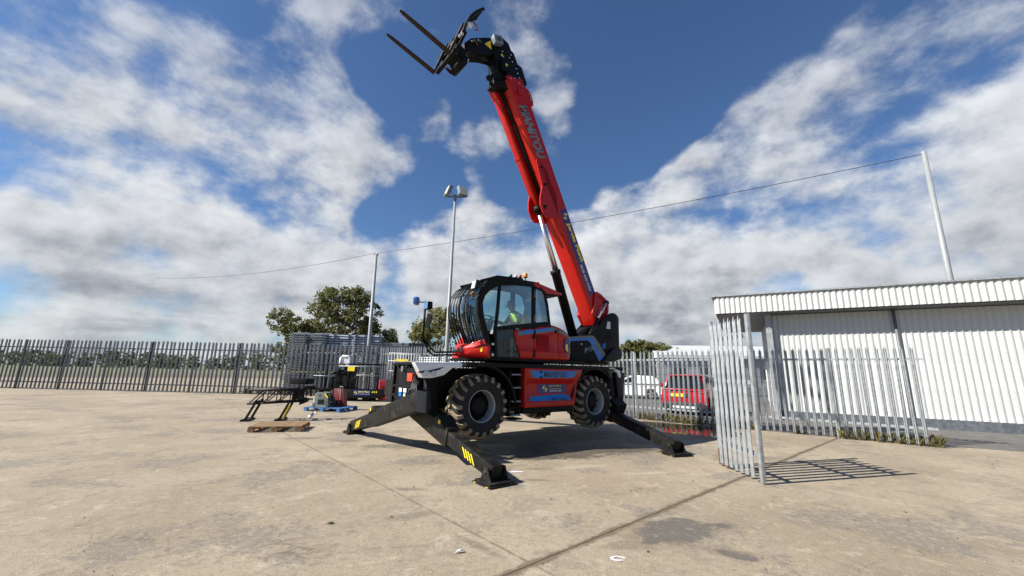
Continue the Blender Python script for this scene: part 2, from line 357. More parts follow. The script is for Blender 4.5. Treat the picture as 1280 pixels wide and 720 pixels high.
def thing(name, label, cat, loc=(0, 0, 0), rz=0, group=None):
    o = bpy.data.objects.new(name, None); COL.objects.link(o); o.empty_display_size = .3
    o.location = loc; o.rotation_euler = (0, 0, rz); return tag(o, label, cat, group)
def tag(o, label, cat, group=None):
    o['label'] = label; o['category'] = cat
    if group: o['group'] = group
    return o
def struct(o): o['kind'] = 'structure'; return o
def inst(name, me, parent, loc=(0, 0, 0), rot=(0, 0, 0), scale=(1, 1, 1)):
    o = bpy.data.objects.new(name, me); COL.objects.link(o); o.parent = parent
    o.location = loc; o.rotation_euler = rot; o.scale = scale; return o
def text(name, body, o0, xd, yd, W, H, m, parent, shear=0.0, bold=0.0, ext=.003):
    """flat lettering: lower-left corner o0, reading direction xd, up direction yd, fitted to W x H"""
    cu = bpy.data.curves.new(name, 'FONT'); cu.body = body; cu.size = 1; cu.offset = bold; cu.shear = shear; cu.resolution_u = 3
    ob = bpy.data.objects.new(name, cu); COL.objects.link(ob)
    dg = bpy.context.evaluated_depsgraph_get(); me = bpy.data.meshes.new_from_object(ob.evaluated_get(dg))
    bpy.data.objects.remove(ob); bpy.data.curves.remove(cu)
    xs = [v.co.x for v in me.vertices]; ys = [v.co.y for v in me.vertices]
    x0, x1, y0, y1 = min(xs), max(xs), min(ys), max(ys); o0, xd, yd = Vector(o0), Vector(xd).normalized(), Vector(yd).normalized()
    for v in me.vertices: v.co = o0 + xd*((v.co.x-x0)/(x1-x0)*W) + yd*((v.co.y-y0)/(y1-y0)*H)
    bm = bmesh.new(); bm.from_mesh(me); nrm = xd.cross(yd).normalized()
    g = bmesh.ops.extrude_face_region(bm, geom=list(bm.faces))
    for e in g['geom']:
        if isinstance(e, bmesh.types.BMVert): e.co += nrm*ext
    bmesh.ops.recalc_face_normals(bm, faces=bm.faces); bm.to_mesh(me); bm.free()
    me.materials.clear(); me.materials.append(m)
    o = bpy.data.objects.new(name, me); COL.objects.link(o)
    if parent is not None: o.parent = parent
    return o

# ================================================================== SETTING: ground
gb = B(); gb.quad((-900, -300, -.35), (900, -300, -.35), (900, 1500, -.35), (-900, 1500, -.35)); struct(gb.build('ground', FIELD))
def jit(x, y, s=1.0): return noise.noise(Vector((x*s, y*s, 3.3)))
Q = Vector((.22, 3.80)); JU = Vector((math.cos(R_(41.2)), math.sin(R_(41.2)))); JV = Vector((-JU.y, JU.x))
yb = B(); yb.quad((-60, -25, -.004), (70, -25, -.004), (70, 75, -.004), (-60, 75, -.004)); yard = struct(yb.build('yard', JOINT))
def slab(su, sv):
    gu, gv = .009, .004          # half widths of the open joints
    L = 62; st = [i*.09 for i in range(0, 130)] + [11.7+i*1.5 for i in range(1, 34)] + [L]
    ring = []
    e1 = [(s, gu+max(-.004, .012*jit(s*su, sv*3, 2.3)+.006*jit(s*su, sv*7, 9))) for s in st]     # along U
    e2 = [(gv+max(-.002, .005*jit(su*5, s*sv, 2.3)+.003*jit(su*9, s*sv, 9)), s) for s in st]    # along V
    for s, o in reversed(e1): ring.append((s, o))
    for o, s in e2[1:]: ring.append((o, s))
    ring.append((L, L))
    b = B(); P = [Q + JU*(a*su) + JV*(c*sv) for a, c in ring]
    if su*sv < 0: P = P[::-1]
    top = [b.bm.verts.new((p.x, p.y, 0)) for p in P]; bot = [b.bm.verts.new((p.x, p.y, -.05)) for p in P]
    b._f(top[::-1])
    n = len(P)
    for i in range(n): b._f([top[i], top[(i+1) % n], bot[(i+1) % n], bot[i]])
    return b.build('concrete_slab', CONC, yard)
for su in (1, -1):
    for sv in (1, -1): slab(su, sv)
# asphalt car park behind the fence
FA, FM, FR = Vector((-7.5, 23.5)), Vector((.2, 19.0)), Vector((6.49, 13.57)); FE = FR + (FR-FM).normalized()*5.2
ab = B(); off = Vector((.06, .09))
pts = [(-7.0, 24.1), (.27, 19.25), (6.56, 13.82), (FE.x+.1, FE.y+.25), (70, -10), (70, 74), (-7.0, 74)]
ab.quad(*[(x, y, .006) for x, y in pts]); struct(ab.build('car_park', ASPH))
# puddle along the foot of the fence
pm = bpy.data.materials.new('puddle_water'); pm.use_nodes = True
pb = pm.node_tree.nodes['Principled BSDF']; pb.inputs['Base Color'].default_value = (.030, .024, .017, 1); pb.inputs['Roughness'].default_value = .04; pb.inputs['IOR'].default_value = 1.33
pw = NT(pm.node_tree); bn = pw.add('ShaderNodeBump', inp={'Strength': .06, 'Distance': .01, 'Height': pw.noise(pw.add('ShaderNodeNewGeometry').outputs['Position'], 5, 3, .5)}); pw.l.new(bn.outputs[0], pb.inputs['Normal'])
b = B(); ring = []
ctr = Vector((5.05, 12.75)); du = (FR-FM).normalized(); dv = Vector((-du.y, du.x))*-1
for k in range(90):
    a = 2*math.pi*k/90; r = 1+.16*jit(math.cos(a)*1.7, math.sin(a)*1.7, 1)+.10*jit(math.cos(a)*4, math.sin(a)*4, 1.3)+.06*jit(math.cos(a)*11, math.sin(a)*11, 1)
    p = ctr + du*(math.cos(a)*1.95*r) + dv*(math.sin(a)*1.12*r); ring.append((p.x, p.y, .004))
b.quad(*ring); struct(b.build('puddle', pm))

# ================================================================== TELEHANDLER
T = thing('telehandler', 'red and black rotating telescopic handler raised on outriggers with its fork boom lifted high', 'telehandler', (-1.2792, 9.2983, 0), R_(37))
def plate(name, poly, y, m, parent=T, t=.004): return B().prism(poly, y, y-t).build(name, m, parent)
def strip(b, a, c, y0, y1):
    """solid band between two (x,z) polylines a and c, from y0 to y1"""
    b.loft([[(p[0], y0, p[1]), (q[0], y0, q[1]), (q[0], y1, q[1]), (p[0], y1, p[1])] for p, q in zip(a, c)])
# ---- chassis
b = B(); b.bb(-1.15, 4.25, -.5, .5, .82, 1.62); b.bb(1.08, 2.52, -1.08, 1.18, .72, 1.66); b.bb(3.9, 4.5, -.95, .95, .75, 1.62)
b.bb(-1.0, -.72, -.7, .36, .72, 1.66); b.bb(.70, 1.08, -.75, 1.15, .80, 1.66)
chassis = b.build('chassis', BLACK, T, bevel=.02)
b = B(); b.bb(-.42, 4.47, -1.25, 1.25, 1.67, 1.765); b.build('deck', BLACK, T, bevel=.015)
b = B(); b.prism([(1.06, .70), (2.59, .70), (2.60, .825), (1.07, .825)], -1.2, -.9); b.build('skirt', BLACK, T, bevel=.012)
# mudguards
def arch(x0, sg, a0, a1, name='mudguard', m=BLACK, r=.80):
    b = B(); rings = []
    for k in range(19):
        a = R_(a0+(a1-a0)*k/18); c, s = math.cos(a), math.sin(a)
        rings.append([(x0+c*r, sg*1.24, .9+s*r*.97), (x0+c*(r+.05), sg*1.24, .9+s*(r+.05)*.97), (x0+c*(r+.05), sg*.62, .9+s*(r+.05)*.97), (x0+c*r, sg*.62, .9+s*r*.97)])
    return b.loft(rings).build(name, m, T)
for sg in (-1, 1):
    arch(0, sg, 2, 104); arch(3.35, sg, 40, 172)
# silver corner fenders with headlights
def fender(sg, x0):
    b = B(); prof = [(-1.52, 1.735), (-.52, 1.75), (-.50, 1.665), (-.72, 1.64), (-.90, 1.50), (-1.14, 1.445), (-1.35, 1.44)]
    prof = [(max(x, x0), z) for x, z in prof]
    f = B(); yo = sg*1.25; yi = sg*.72
    f.loft([[(x, yo*.985 if z > 1.7 else yo, z) for x, z in prof], [(x+(.10 if x < -1.2 else 0), sg*1.0, z) for x, z in prof], [(x+(.16 if x < -1.2 else 0), yi, z) for x, z in prof]])
    return f.build('front_fender', SILVER, T, bevel=.03)
fn = fender(-1, -9)
b = B(); b.prism([(-1.44, 1.56), (-1.20, 1.585), (-.92, 1.655), (-1.02, 1.60), (-1.14, 1.565), (-1.42, 1.535)], -1.245, -1.262); b.build('fender_slot', BLACK, fn)
for i, (x, z) in enumerate(((-1.28, 1.535), (-1.13, 1.535))):
    b = B(); b.lathe([(.001, -1.285), (.03, -1.283), (.048, -1.272), (.055, -1.25)], (x, 0, z), 'y', 16); b.build('headlight', LENS_C, fn)
fender(1, -.95)
b = B(); f = [(3.86, 1.76), (4.05, 1.775), (4.25, 1.71), (4.37, 1.58), (4.36, 1.47), (4.28, 1.50), (4.22, 1.62), (4.05, 1.68), (3.86, 1.68)]
b.prism(f, -1.25, -.75); b.build('rear_fender', SILVER, T, bevel=.025)
b = B(); b.prism([(4.18, 1.62), (4.56, 1.62), (4.47, .84), (4.28, .84)], -1.22, -1.10); b.build('rear_guard_plate', NAVY, T, bevel=.012)
b = B(); b.bb(4.25, 4.5, .9, 1.2, .84, 1.62); b.build('rear_guard_plate', NAVY, T, bevel=.012)
# front tower frame, ladder-like plates
b = B()
for y in (.70, .46, -.02, -.50):
    b.beam((-1.13, y, .88), (-1.13, y*.96+.0, 1.73), .07, .05, up=(1, 0, 0))
for z in (1.05, 1.24, 1.70): b.bb(-1.16, -1.11, .43, .73, z-.025, z+.025)
for z in (1.0, 1.25, 1.72): b.bb(-1.16, -1.11, -.54, .54, z-.025, z+.025)
b.bb(-1.14, -.7, .69, .74, 1.28, 1.74); b.bb(-1.12, -1.08, -.1, .5, 1.3, 1.7); b.bb(-1.10, -1.06, .45, .72, 1.27, 1.72)
b.build('front_frame', BLACK, T, bevel=.008)
B().bb(-1.20, -1.15, -.44, -.20, 1.36, 1.52).build('red_reflector', mat('red_reflector_plastic', (.75, .05, .02), .4, var=.05), T, bevel=.008)
for y, z in ((.16, 1.17), (-.08, 1.17)):
    B().bb(-1.178, -1.165, y-.075, y+.075, z-.04, z+.04).build('warning_label', WHITE, T); B().bb(-1.18, -1.165, y-.07, y+.07, z-.13, z-.05).build('warning_label', BLUE, T)
B().bb(-1.184, -1.176, -.13, -.03, 1.055, 1.10).build('warning_label', YELLOW, T)
b = B()
for k in range(4):
    y0 = -.58-.07*k
    b.tube([(-1.2, y0, 1.45-.03*k), (-1.26, y0-.02, 1.28), (-1.25, y0-.10, 1.13-.02*k)], .012, 6)
b.tube([(-1.22, -.35, 1.0), (-1.26, -.5, 1.2), (-1.24, -.65, 1.25), (-1.2, -.75, 1.1)], .02, 6)
b.build('hydraulic_hose', MATS['dark_letter_grey'], T)
b = B(); b.sphere((-1.2, .05, 1.56), .035); b.bb(-1.22, -1.15, .0, .1, 1.58, 1.66); b.build('tow_fitting', GREY, T)
# navy hanging shield plate and strut under the fender
B().bb(-1.42, -1.36, -1.62, -1.22, .86, 1.22).build('outrigger_shield', NAVY, T, bevel=.008)
b = B(); b.tube([(-1.2, -1.05, 1.45), (-1.28, -1.35, 1.2)], .035, 8); b.build('fender_strut', BLACK, T)
# ---- axles
for x in (0, 3.35):
    b = B(); b.tube([(x, -.95, .9), (x, -.3, .9), (x, -.18, .9), (x, .18, .9), (x, .3, .9), (x, .95, .9)], [.13, .15, .27, .27, .15, .13], 14); b.build('axle', BLACK, T)
# ---- wheels
b = B()
pr = [(.300, -.17), (.325, -.222), (.37, -.244), (.47, -.252), (.54, -.246), (.575, -.22), (.592, -.17), (.60, -.08), (.602, 0)]
b.lathe(pr+[(r, -y) for r, y in pr[-2::-1]], (0, 0, 0), 'y', 56)
b.mi = 1
random.seed(5)
for k in range(19):
    for sg in (-1, 1):
        t0 = 2*math.pi*(k+(.5 if sg > 0 else 0))/19; rings = []
        for yy, dt, rt, rb, wd in ((-.03, 0, .636, .59, .080), (.09, .075, .637, .59, .085), (.17, .15, .628, .575, .095), (.235, .20, .604, .54, .105), (.268, .215, .55, .49, .10)):
            ring = []
            for r, e in ((rb, -1), (rt, -.72), (rt, .72), (rb, 1)):
                a = t0+dt+e*wd*.75; rr = r+random.uniform(-.004, .004); ring.append((rr*math.cos(a), sg*yy, rr*math.sin(a)))
            rings.append(ring)
        b.loft(rings)
tyre_me = b.mesh('wheel', [TYRE, TREAD])
b = B(); b.lathe([(.318, -.17), (.318, -.215), (.312, -.224), (.304, -.220), (.298, -.17), (.297, -.10), (.296, .03), (.28, .06)], (0, 0, 0), 'y', 48); rim_me = b.mesh('rim', RIM)
b = B(); b.lathe([(.297, .02), (.285, .0), (.20, -.01), (.195, -.07), (.165, -.11), (.10, -.12), (.001, -.12)], (0, 0, 0), 'y', 32)
b.lathe([(.30, .02), (.30, .23), (.001, .23)], (0, 0, 0), 'y', 32)
for k in range(10):
    a = 2*math.pi*k/10; c = (.242*math.cos(a), 0, .242*math.sin(a)); b.lathe([(.018, -.02), (.017, -.065), (.001, -.068)], c, 'y', 8)
hub_me = b.mesh('hub', BLACK)
for x in (0, 3.36):
    for sg in (-1, 1):
        wz = random.uniform(0, 6)
        wroot = inst('wheel', tyre_me, T, (x, sg*1.0, .90), (0, wz, 0) if sg < 0 else (0, wz, math.pi))
        inst('rim', rim_me, wroot); inst('hub', hub_me, wroot)
# ---- outriggers
mat('pad_yellow', (.42, .32, .04), .6, var=.4)
def leg(xc, sg, py, xp=None, stripe=-1, y0=None, k_=1.0, ko=.8, slope=None):
    """one outrigger built along +y in its own frame: xc root, xp pad"""
    xp = xc if xp is None else xp; y0 = -sg*1.32 if y0 is None else y0
    n0 = len(bpy.data.objects); pz = .14; sl = slope or (.245 if y0*sg < 0 else .30)
    Lr = abs(py-y0); ang = math.atan2(xp-xc, py-y0)          # plan angle from +y
    Mx = Matrix.Translation((xc, y0, 0)) @ Matrix.Rotation(-ang, 4, 'Z')
    LT = math.hypot(xp-xc, py-y0); f = 1 if py > y0 else -1
    if f < 0: Mx = Matrix.Translation((xc, y0, 0)) @ Matrix.Rotation(-math.atan2(xp-xc, -(py-y0))*-1, 4, 'Z')
    z = lambda d: pz + sl*(LT-d)
    P = lambda d, dz=0: (0, f*d, z(d)+dz)
    Lo = LT-1.30 if y0*sg < 0 else LT*.12
    def fin(b, name, m, par, bevel=0):
        b.bm.transform(Mx); return b.build(name, m, par, bevel)
    b = B(); b.beam(P(0, -.03), P(Lo, .0), .29*ko, .42*ko, .29*ko, .41*ko)
    if y0*sg < 0: b.prism([(f*(Lo-.04), z(Lo)+.14), (f*(Lo-.24), z(Lo-.24)+.26), (f*(Lo-.36), z(Lo-.36)+.25), (f*(Lo-.5), z(Lo-.5)+.14)], -.14, .14, 'x')
    L = fin(b, 'outrigger', LEGBLK, T, .012)
    b = B(); b.beam(P(Lo-.35 if Lo > .5 else 0, -.01), P(LT+.06, .035), .235*k_, .285*k_, .225*k_, .25*k_); fin(b, 'inner_beam', LEGBLK, L, .014)
    pd = f*LT
    for s2 in (-1, 1):
        b = B(); b.prism([(pd-.14, .05), (pd+.14, .05), (pd+.09, .14), (pd+.05, .24), (pd-.05, .24), (pd-.09, .14)], s2*.135, s2*.16, 'x'); fin(b, 'pad_bracket', LEGBLK, L)
    b = B(); b.lathe([(.001, -.172), (.03, -.172), (.03, .172), (.001, .172)], (0, pd, .17), 'x', 12); fin(b, 'pad_pin', LEGBLK, L)
    b = B(); b.bb(-.235, .235, pd-.235, pd+.235, .004, .028); b.bb(-.21, .21, pd-.21, pd+.21, .028, .055); fin(b, 'foot_pad', LEGBLK, L, .008)
    for dy in (-.16, .16): fin(B().bb(-.242, -.235, pd+dy-.03, pd+dy+.03, .010, .023), 'pad_reflector', MATS['pad_yellow'], L)
    for k in range(4):
        d0 = LT-.40-.085*k; h = .078*k_; d1 = d0-.038; sk = .095
        q = [(f*d0, z(d0)-h), (f*d1, z(d1)-h), (f*(d1-sk), z(d1-sk)+h), (f*(d0-sk), z(d0-sk)+h)]
        fin(B().prism(q, stripe*(.1175*k_+.005), stripe*(.1175*k_+.001), 'x'), 'hazard_stripe', HAZARD, L)
    if y0*sg < 0: fin(B().bb(-.155, -.14, f*(Lo-.22)-.03, f*(Lo-.22)+.03, z(Lo-.22)+.16, z(Lo-.22)+.22), 'marker_lamp', HAZARD, L)
    return L
leg(-1.30, 1, 2.62); leg(-.97, -1, -3.08, k_=.80); leg(4.15, 1, 3.3, 3.35, 1, .9); leg(4.15, -1, -3.34, 3.34, 1, -.95, .9, .8, .175)
b = B(); b.prism([(-.8, .62), (-1.32, .58), (-1.42, .80), (-1.2, 1.0), (-.8, 1.0)], 3.95, 4.35, 'x'); b.prism([(-.9, .40), (-1.25, .52), (-1.2, .82), (-.8, .8)], 4.0, 4.3, 'x'); b.build('outrigger_knuckle', BLACK, T)
# ---- steps
b = B()
for x in (.72, 1.0): b.bb(x-.015, x+.015, -1.16, -.98, .66, 1.62)
lad = b.build('ladder', BLACK, T)
for z in (1.53, 1.255, .97, .685): B().bb(.735, .985, -1.2, -.96, z-.018, z+.018).build('step', MATS['dark_letter_grey'], lad); B().bb(.735, .985, -1.215, -1.2, z-.014, z+.014).build('step_edge', LGREY, lad)
B().bb(.70, .98, -1.28, -.95, .60, .63).build('step', BLACK, lad)
# ---- red side panel
b = B(); cols = []
def rx(z): return 2.60+(z-.84)*.21 if z < 1.33 else 2.70+(z-1.33)*.62
rows = [(1.672, -1.25, -1.25), (1.64, -1.258, -1.258), (1.455, -1.258, -1.258), (1.43, -1.25, -1.245), (1.33, -1.25, -1.155), (1.10, -1.25, -1.155), (.955, -1.25, -1.24), (.94, -1.258, -1.258), (.835, -1.258, -1.258)]
grid = []
for z, yf, yr in rows:
    R1 = rx(z); grid.append([(1.06, -1.10, z), (1.06, yf+.005, z), (1.085, yf, z), (1.19, yr, z), (R1-.22, yr, z), (R1-.05, yf, z), (R1, yf+.02, z), (R1, -1.05, z)])
V = [[b.bm.verts.new(p) for p in r] for r in grid]
for i in range(len(V)-1):
    for j in range(7): b._f([V[i][j], V[i+1][j], V[i+1][j+1], V[i][j+1]])
    b._f([V[i][7], V[i+1][7], V[i+1][0], V[i][0]])
b._f(V[0]); b._f(V[-1][::-1])
panel = b.build('side_panel', RED, T, bevel=.006)
plate('blue_stripe', [(1.17, 1.625), (2.72, 1.632), (2.54, 1.47), (1.27, 1.462)], -1.259, GREY, panel, .003)
plate('blue_stripe', [(1.25, 1.622), (2.65, 1.628), (2.50, 1.475), (1.31, 1.467)], -1.262, BLUE, panel, .003)
text('lettering', 'MANITOU', (1.60, -1.266, 1.483), (1, 0, 0), (0, 0, 1), .72, .125, DGREY, panel, shear=.12, bold=.035)
B().bb(1.49, 1.545, -1.275, -1.25, 1.575, 1.625).build('latch', BLACK, panel, bevel=.006); B().bb(1.49, 1.545, -1.275, -1.25, 1.45, 1.50).build('latch', BLACK, panel, bevel=.006)
plate('company_sign', [(1.51, 1.322), (2.37, 1.325), (2.37, 1.135), (1.51, 1.125)], -1.158, DBLUE, panel)
text('lettering', 'Jarvie Plant', (1.86, -1.163, 1.255), (1, 0, 0), (0, 0, 1), .38, .055, YELLOW, panel, bold=.03)
text('lettering', 'The Nationwide Network', (1.86, -1.163, 1.212), (1, 0, 0), (0, 0, 1), .38, .025, YELLOW, panel)
text('lettering', '0345 604 4444', (1.86, -1.163, 1.155), (1, 0, 0), (0, 0, 1), .38, .042, WHITE, panel, bold=.03)
def roundel(o, xd, yd, r, parent):
    """ring badge with two leaf shapes"""
    o, xd, yd = Vector(o), Vector(xd).normalized(), Vector(yd).normalized(); nz = xd.cross(yd); b = B()
    def shape(pts, h=.003):
        a = [o+xd*(x*r)+yd*(y*r) for x, y in pts]; v0 = [b.bm.verts.new(p) for p in a]; v1 = [b.bm.verts.new(p+nz*h) for p in a]
        b._f(v1); n = len(a)
        for i in range(n): b._f([v0[i], v0[(i+1) % n], v1[(i+1) % n], v1[i]])
    shape([(-.15, .95), (-.15, -.1), (-.85, -.05), (-.9, .3), (-.6, .75)]); shape([(.15, -.95), (.15, .15), (.85, .05), (.9, -.3), (.6, -.75)])
    b.mi = 1
    for k in range(24):
        a0, a1 = 2*math.pi*k/24, 2*math.pi*(k+1)/24
        shape([(math.cos(a0), math.sin(a0)), (math.cos(a1), math.sin(a1)), (.86*math.cos(a1), .86*math.sin(a1)), (.86*math.cos(a0), .86*math.sin(a0))], .002)
    return b.build('badge', [YELLOW, LGREY], parent)
roundel((1.72, -1.163, 1.225), (1, 0, 0), (0, 0, 1), .078, panel)
b = B()
def slope_y(z): return -1.155-(1.10-z)/.145*.085
q = [(1.18, .962), (2.54, .962), (2.40, 1.115), (1.25, 1.06)]
b.loft([[(x, slope_y(z)-.001, z) for x, z in q], [(x, slope_y(z)-.005, z) for x, z in q]]); b.build('blue_stripe', GREY, panel)
q = [(1.25, .965), (2.47, .965), (2.34, 1.105), (1.31, 1.055)]; b = B()
b.loft([[(x, slope_y(z)-.005, z) for x, z in q], [(x, slope_y(z)-.008, z) for x, z in q]]); b.build('blue_stripe', BLUE, panel)
text('lettering', 'MRT 2660 e', (1.85, slope_y(.975)-.012, .975), (1, 0, 0), (0, -.50, .86), .52, .052, DGREY, panel, bold=.02)
# ---- turret base
b = B(); b.lathe([(.001, 1.70), (.78, 1.70), (.78, 1.80), (.70, 1.80), (.70, 1.86), (.001, 1.86)], (1.67, 0, 0), 'z', 36); b.build('slew_ring', BLACK, T)
b = B(); b.bb(.10, 3.1, -1.14, -.30, 1.815, 1.875); b.bb(.3, 5.0, -.30, .36, 1.83, 1.93); b.bb(.5, 3.4, .36, 1.15, 1.83, 1.90); b.build('turret_floor', BLACK, T, bevel=.012)
b = B(); b.prism([(.55, 1.9), (3.35, 1.9), (3.35, 2.42), (3.0, 2.55), (.75, 2.45)], .42, 1.18); b.build('engine_cover', RED, T, bevel=.05)
# tail plates carrying the boom
tp = [(4.45, 1.92), (3.20, 1.92), (3.20, 2.49), (3.57, 2.56), (4.23, 2.70), (4.62, 2.98), (4.88, 3.22), (5.10, 3.37), (5.22, 3.41), (5.36, 3.405), (5.47, 3.35), (5.53, 3.26), (5.51, 2.24), (5.17, 2.08), (4.72, 1.92)]
TX = lambda pts: [(x-.20, z-.03*(z-1.9)/1.5) for x, z in pts]
tp = TX(tp)
for y in (-.49, .32):
    pl = B().prism(tp, y, y+(.035 if y < 0 else -.06)).build('tail_plate', NAVY if y > 0 else BLACK, T, bevel=.006)
    if y > 0: continue
    plate('grey_stripe', TX([(3.23, 2.535), (4.33, 2.655), (4.43, 2.61), (4.92, 2.08), (4.80, 2.03), (4.72, 2.05), (4.30, 2.59), (3.23, 2.485)]), -.491, GREY, pl)
    plate('blue_stripe', TX([(3.23, 2.48), (4.29, 2.585), (4.36, 2.54), (4.75, 2.0), (4.58, 1.93), (4.21, 2.45), (4.10, 2.50), (3.23, 2.41)]), -.493, BLUE, pl)
    text('lettering', 'MRT', (3.78, -.500, 2.115), (.97, 0, .22), (0.05, 0, 1), .66, .17, LGREY, pl, bold=.03)
    text('lettering', 'e', (4.52, -.500, 2.285), (1, 0, .1), (.05, 0, 1), .18, .16, BLUE, pl, bold=.05)
    b = B(); b.lathe([(.001, -.495), (.125, -.495)], (4.83, 0, 2.645), 'y', 24); b.build('hole_disc', mat('hole_shade', (.001, .001, .001), .9, var=0), pl)  # flat disc; the hole's dark inside is put into the colour
    b = B(); b.lathe([(.001, -.496), (.06, -.496)], (3.9, 0, 1.99), 'y', 16); b.build('hole_disc', MATS['hole_shade'], pl)
    B().prism(TX([(4.93, 2.90), (5.12, 2.90), (5.12, 3.12), (5.0, 3.12)]), -.491, -.495).build('data_plate', WHITE, pl)
    b = B(); b.lathe([(.001, -.508), (.025, -.508), (.025, -.49)], (3.66, 0, 2.37), 'y', 12); b.build('grease_nipple', WHITE, pl)
b = B(); b.bb(3.2, 5.1, -.26, .26, 1.93, 2.15); b.bb(5.0, 5.4, -.26, .26, 2.0, 2.6); b.build('tail_web', BLACK, T)
cw = [(4.50, 1.925), (5.10, 1.93), (5.36, 2.02), (5.46, 2.12), (5.42, 2.27), (5.25, 2.33), (5.02, 2.29), (4.68, 2.13)]
b = B(); b.loft([[(x-(.12 if x > 5 else 0), -.58, z) for x, z in cw], [(x, -.45, z) for x, z in cw], [(x+.05, .45, z) for x, z in cw], [(x-(.12 if x > 5 else 0), .58, z) for x, z in cw]]); b.build('counterweight', NAVY, T, bevel=.04)
# ---- boom
def bp(t, u, y=0): return (4.55-.471*t+.882*u, y, 3.0+.882*t+.471*u)
def bdir(t, u): return Vector((-.471*t+.882*u, 0, .882*t+.471*u))
W2 = .28
def U_(t): return .43+.026*t
def section(t, du=0.0, w=W2, c=.055):
    U = U_(t)+du; return [bp(t, 0, -w+c), bp(t, 0, w-c), bp(t, c, w), bp(t, U-.02, w), bp(t, U, w-.03), bp(t, U, -w+.03), bp(t, U-.02, -w), bp(t, c, -w)]
b = B(); b.loft([section(t) for t in (0.0, .6, 2, 4, 6, 7.0, 7.42)])
boom = b.build('boom', RED, T, bevel=.006)
def bplate(name, tu, y, m, t=.004, parent=None):
    a = [bp(p, q, y) for p, q in tu]; c = [bp(p, q, y-t) for p, q in tu]; return B().loft([a, c]).build(name, m, parent or boom)
# collar plates and head lugs
for y in (-.285, .285):
    sg = -1 if y < 0 else 1
    o = bplate('head_plate', [(6.60, .58), (6.76, .42), (6.95, .22), (7.20, .06), (7.50, .02), (7.53, .20), (7.36, .45), (7.22, .55), (7.10, .70), (6.95, .75), (6.74, .73), (6.62, .68)], y, RED, -sg*-.03)
    b = B(); b.lathe([(.001, y+sg*.036), (.095, y+sg*.036), (.12, y+sg*.030)], (bp(7.05, .36)[0], 0, bp(7.05, .36)[2]), 'y', 20); b.build('head_boss', RED, o)
    for t, u in ((7.28, .40), (7.18, .50), (6.95, .66), (6.86, .66), (6.79, .62), (7.42, .15), (7.42, .3)):
        b = B(); b.lathe([(.001, y+sg*.045), (.016, y+sg*.045), (.016, y+sg*.03)], (bp(t, u)[0], 0, bp(t, u)[2]), 'y', 6); b.build('bolt', CHROME, o)
b = B()
for t in (7.18, 6.95):
    b.loft([section(t, .008, W2+.010), section(t+.035, .008, W2+.010)])
b.build('head_band', RED, boom)
b = B()     # folded seam along the upper edge
b.loft([[bp(t, U_(t)-.05, -.286), bp(t, U_(t)-.035, -.286), bp(t, U_(t)-.035, -.278), bp(t, U_(t)-.05, -.278)] for t in (.6, 4, 6.9)]); b.build('seam', RED, boom)
xd, yd = bdir(-1, 0), bdir(0, 1)
text('lettering', 'MANITOU', bp(6.68, .085, -.281), xd, yd, 1.60, .34, LGREY, boom, shear=.18, bold=.06)
bplate('company_sign', [(3.52, .215), (3.52, .475), (.86, .42), (.86, .15)], -.2805, DBLUE, .003)
text('lettering', 'Jarvie Plant', bp(3.12, .255, -.285), xd, yd, 1.24, .18, YELLOW, boom, bold=.06)
text('lettering', '0345 604 4444', bp(1.82, .205, -.285), xd, yd, .84, .10, WHITE, boom, bold=.05)
text('lettering', 'The Nationwide Network', bp(1.82, .335, -.285), xd, yd, .80, .045, LGREY, boom)
roundel(bp(3.31, .345, -.285), xd, yd, .105, boom)
# base casting
cast = [(4.36, 3.30), (4.47, 3.92), (4.55, 3.99), (4.74, 3.93), (4.97, 3.80), (5.07, 3.62), (5.05, 3.40), (4.83, 3.12), (4.68, 2.97), (4.52, 3.08)]
for y in (-.30, .30):
    sg = -1 if y < 0 else 1
    o = B().prism(cast, y, y-sg*.06).build('boom_base', RED, T, bevel=.015)
    b = B(); ins = [(p[0]*.82+4.70*.18, p[1]*.82+3.48*.18) for p in cast]
    b.loft([[(x, y+sg*.002, z) for x, z in cast], [(x, y+sg*.035, z) for x, z in cast], [(x, y+sg*.035, z) for x, z in ins], [(x, y+sg*.002, z) for x, z in ins]], caps=False); b.build('casting_rib', RED, o)
    b = B(); b.lathe([(.001, y+sg*.05), (.055, y+sg*.05), (.055, y)], (4.63, 0, 3.08), 'y', 14); b.build('pivot_pin', BLACK, o)
    b = B(); b.lathe([(.001, y+sg*.07), (.07, y+sg*.07), (.07, y)], (4.98, 0, 3.70), 'y', 14); b.build('pivot_pin', BLACK, o)
b = B(); b.prism([(4.56, 2.99), (4.47, 3.22), (4.5, 3.95), (4.95, 3.75), (5.0, 3.4), (4.68, 3.0)], -.27, .27); b.build('boom_heel', RED, T, bevel=.02)
# trough and hoses under the boom
b = B(); b.loft([[bp(t, -.03, .09), bp(t, -.18, .10), bp(t, -.21, .14), bp(t, -.21, .29), bp(t, -.03, .30)] for t in (3.9, 5.35, 7.18)]); tr = b.build('cable_trough', RED, T, bevel=.006)
b = B(); b.loft([[bp(t, -.02, .075), bp(t, -.225, .085), bp(t, -.225, .31), bp(t, -.02, .31)] for t in (5.3, 5.37)]); b.build('trough_band', RED, tr)
b = B(); b.loft([[bp(7.0, -.03, .08), bp(7.1, -.22, .09), bp(7.1, -.22, .31), bp(7.0, -.03, .31)], [bp(7.16, -.03, .08), bp(7.40, -.25, .09), bp(7.40, -.25, .31), bp(7.16, -.03, .31)]]); b.build('trough_cap', RED, tr)
b = B()
for y in (.0, .05): b.tube([bp(4.0, -.045, y), bp(5.5, -.045, y), bp(7.0, -.05, y), bp(7.45, -.12, y), bp(7.75, -.05, y)], .028, 6)
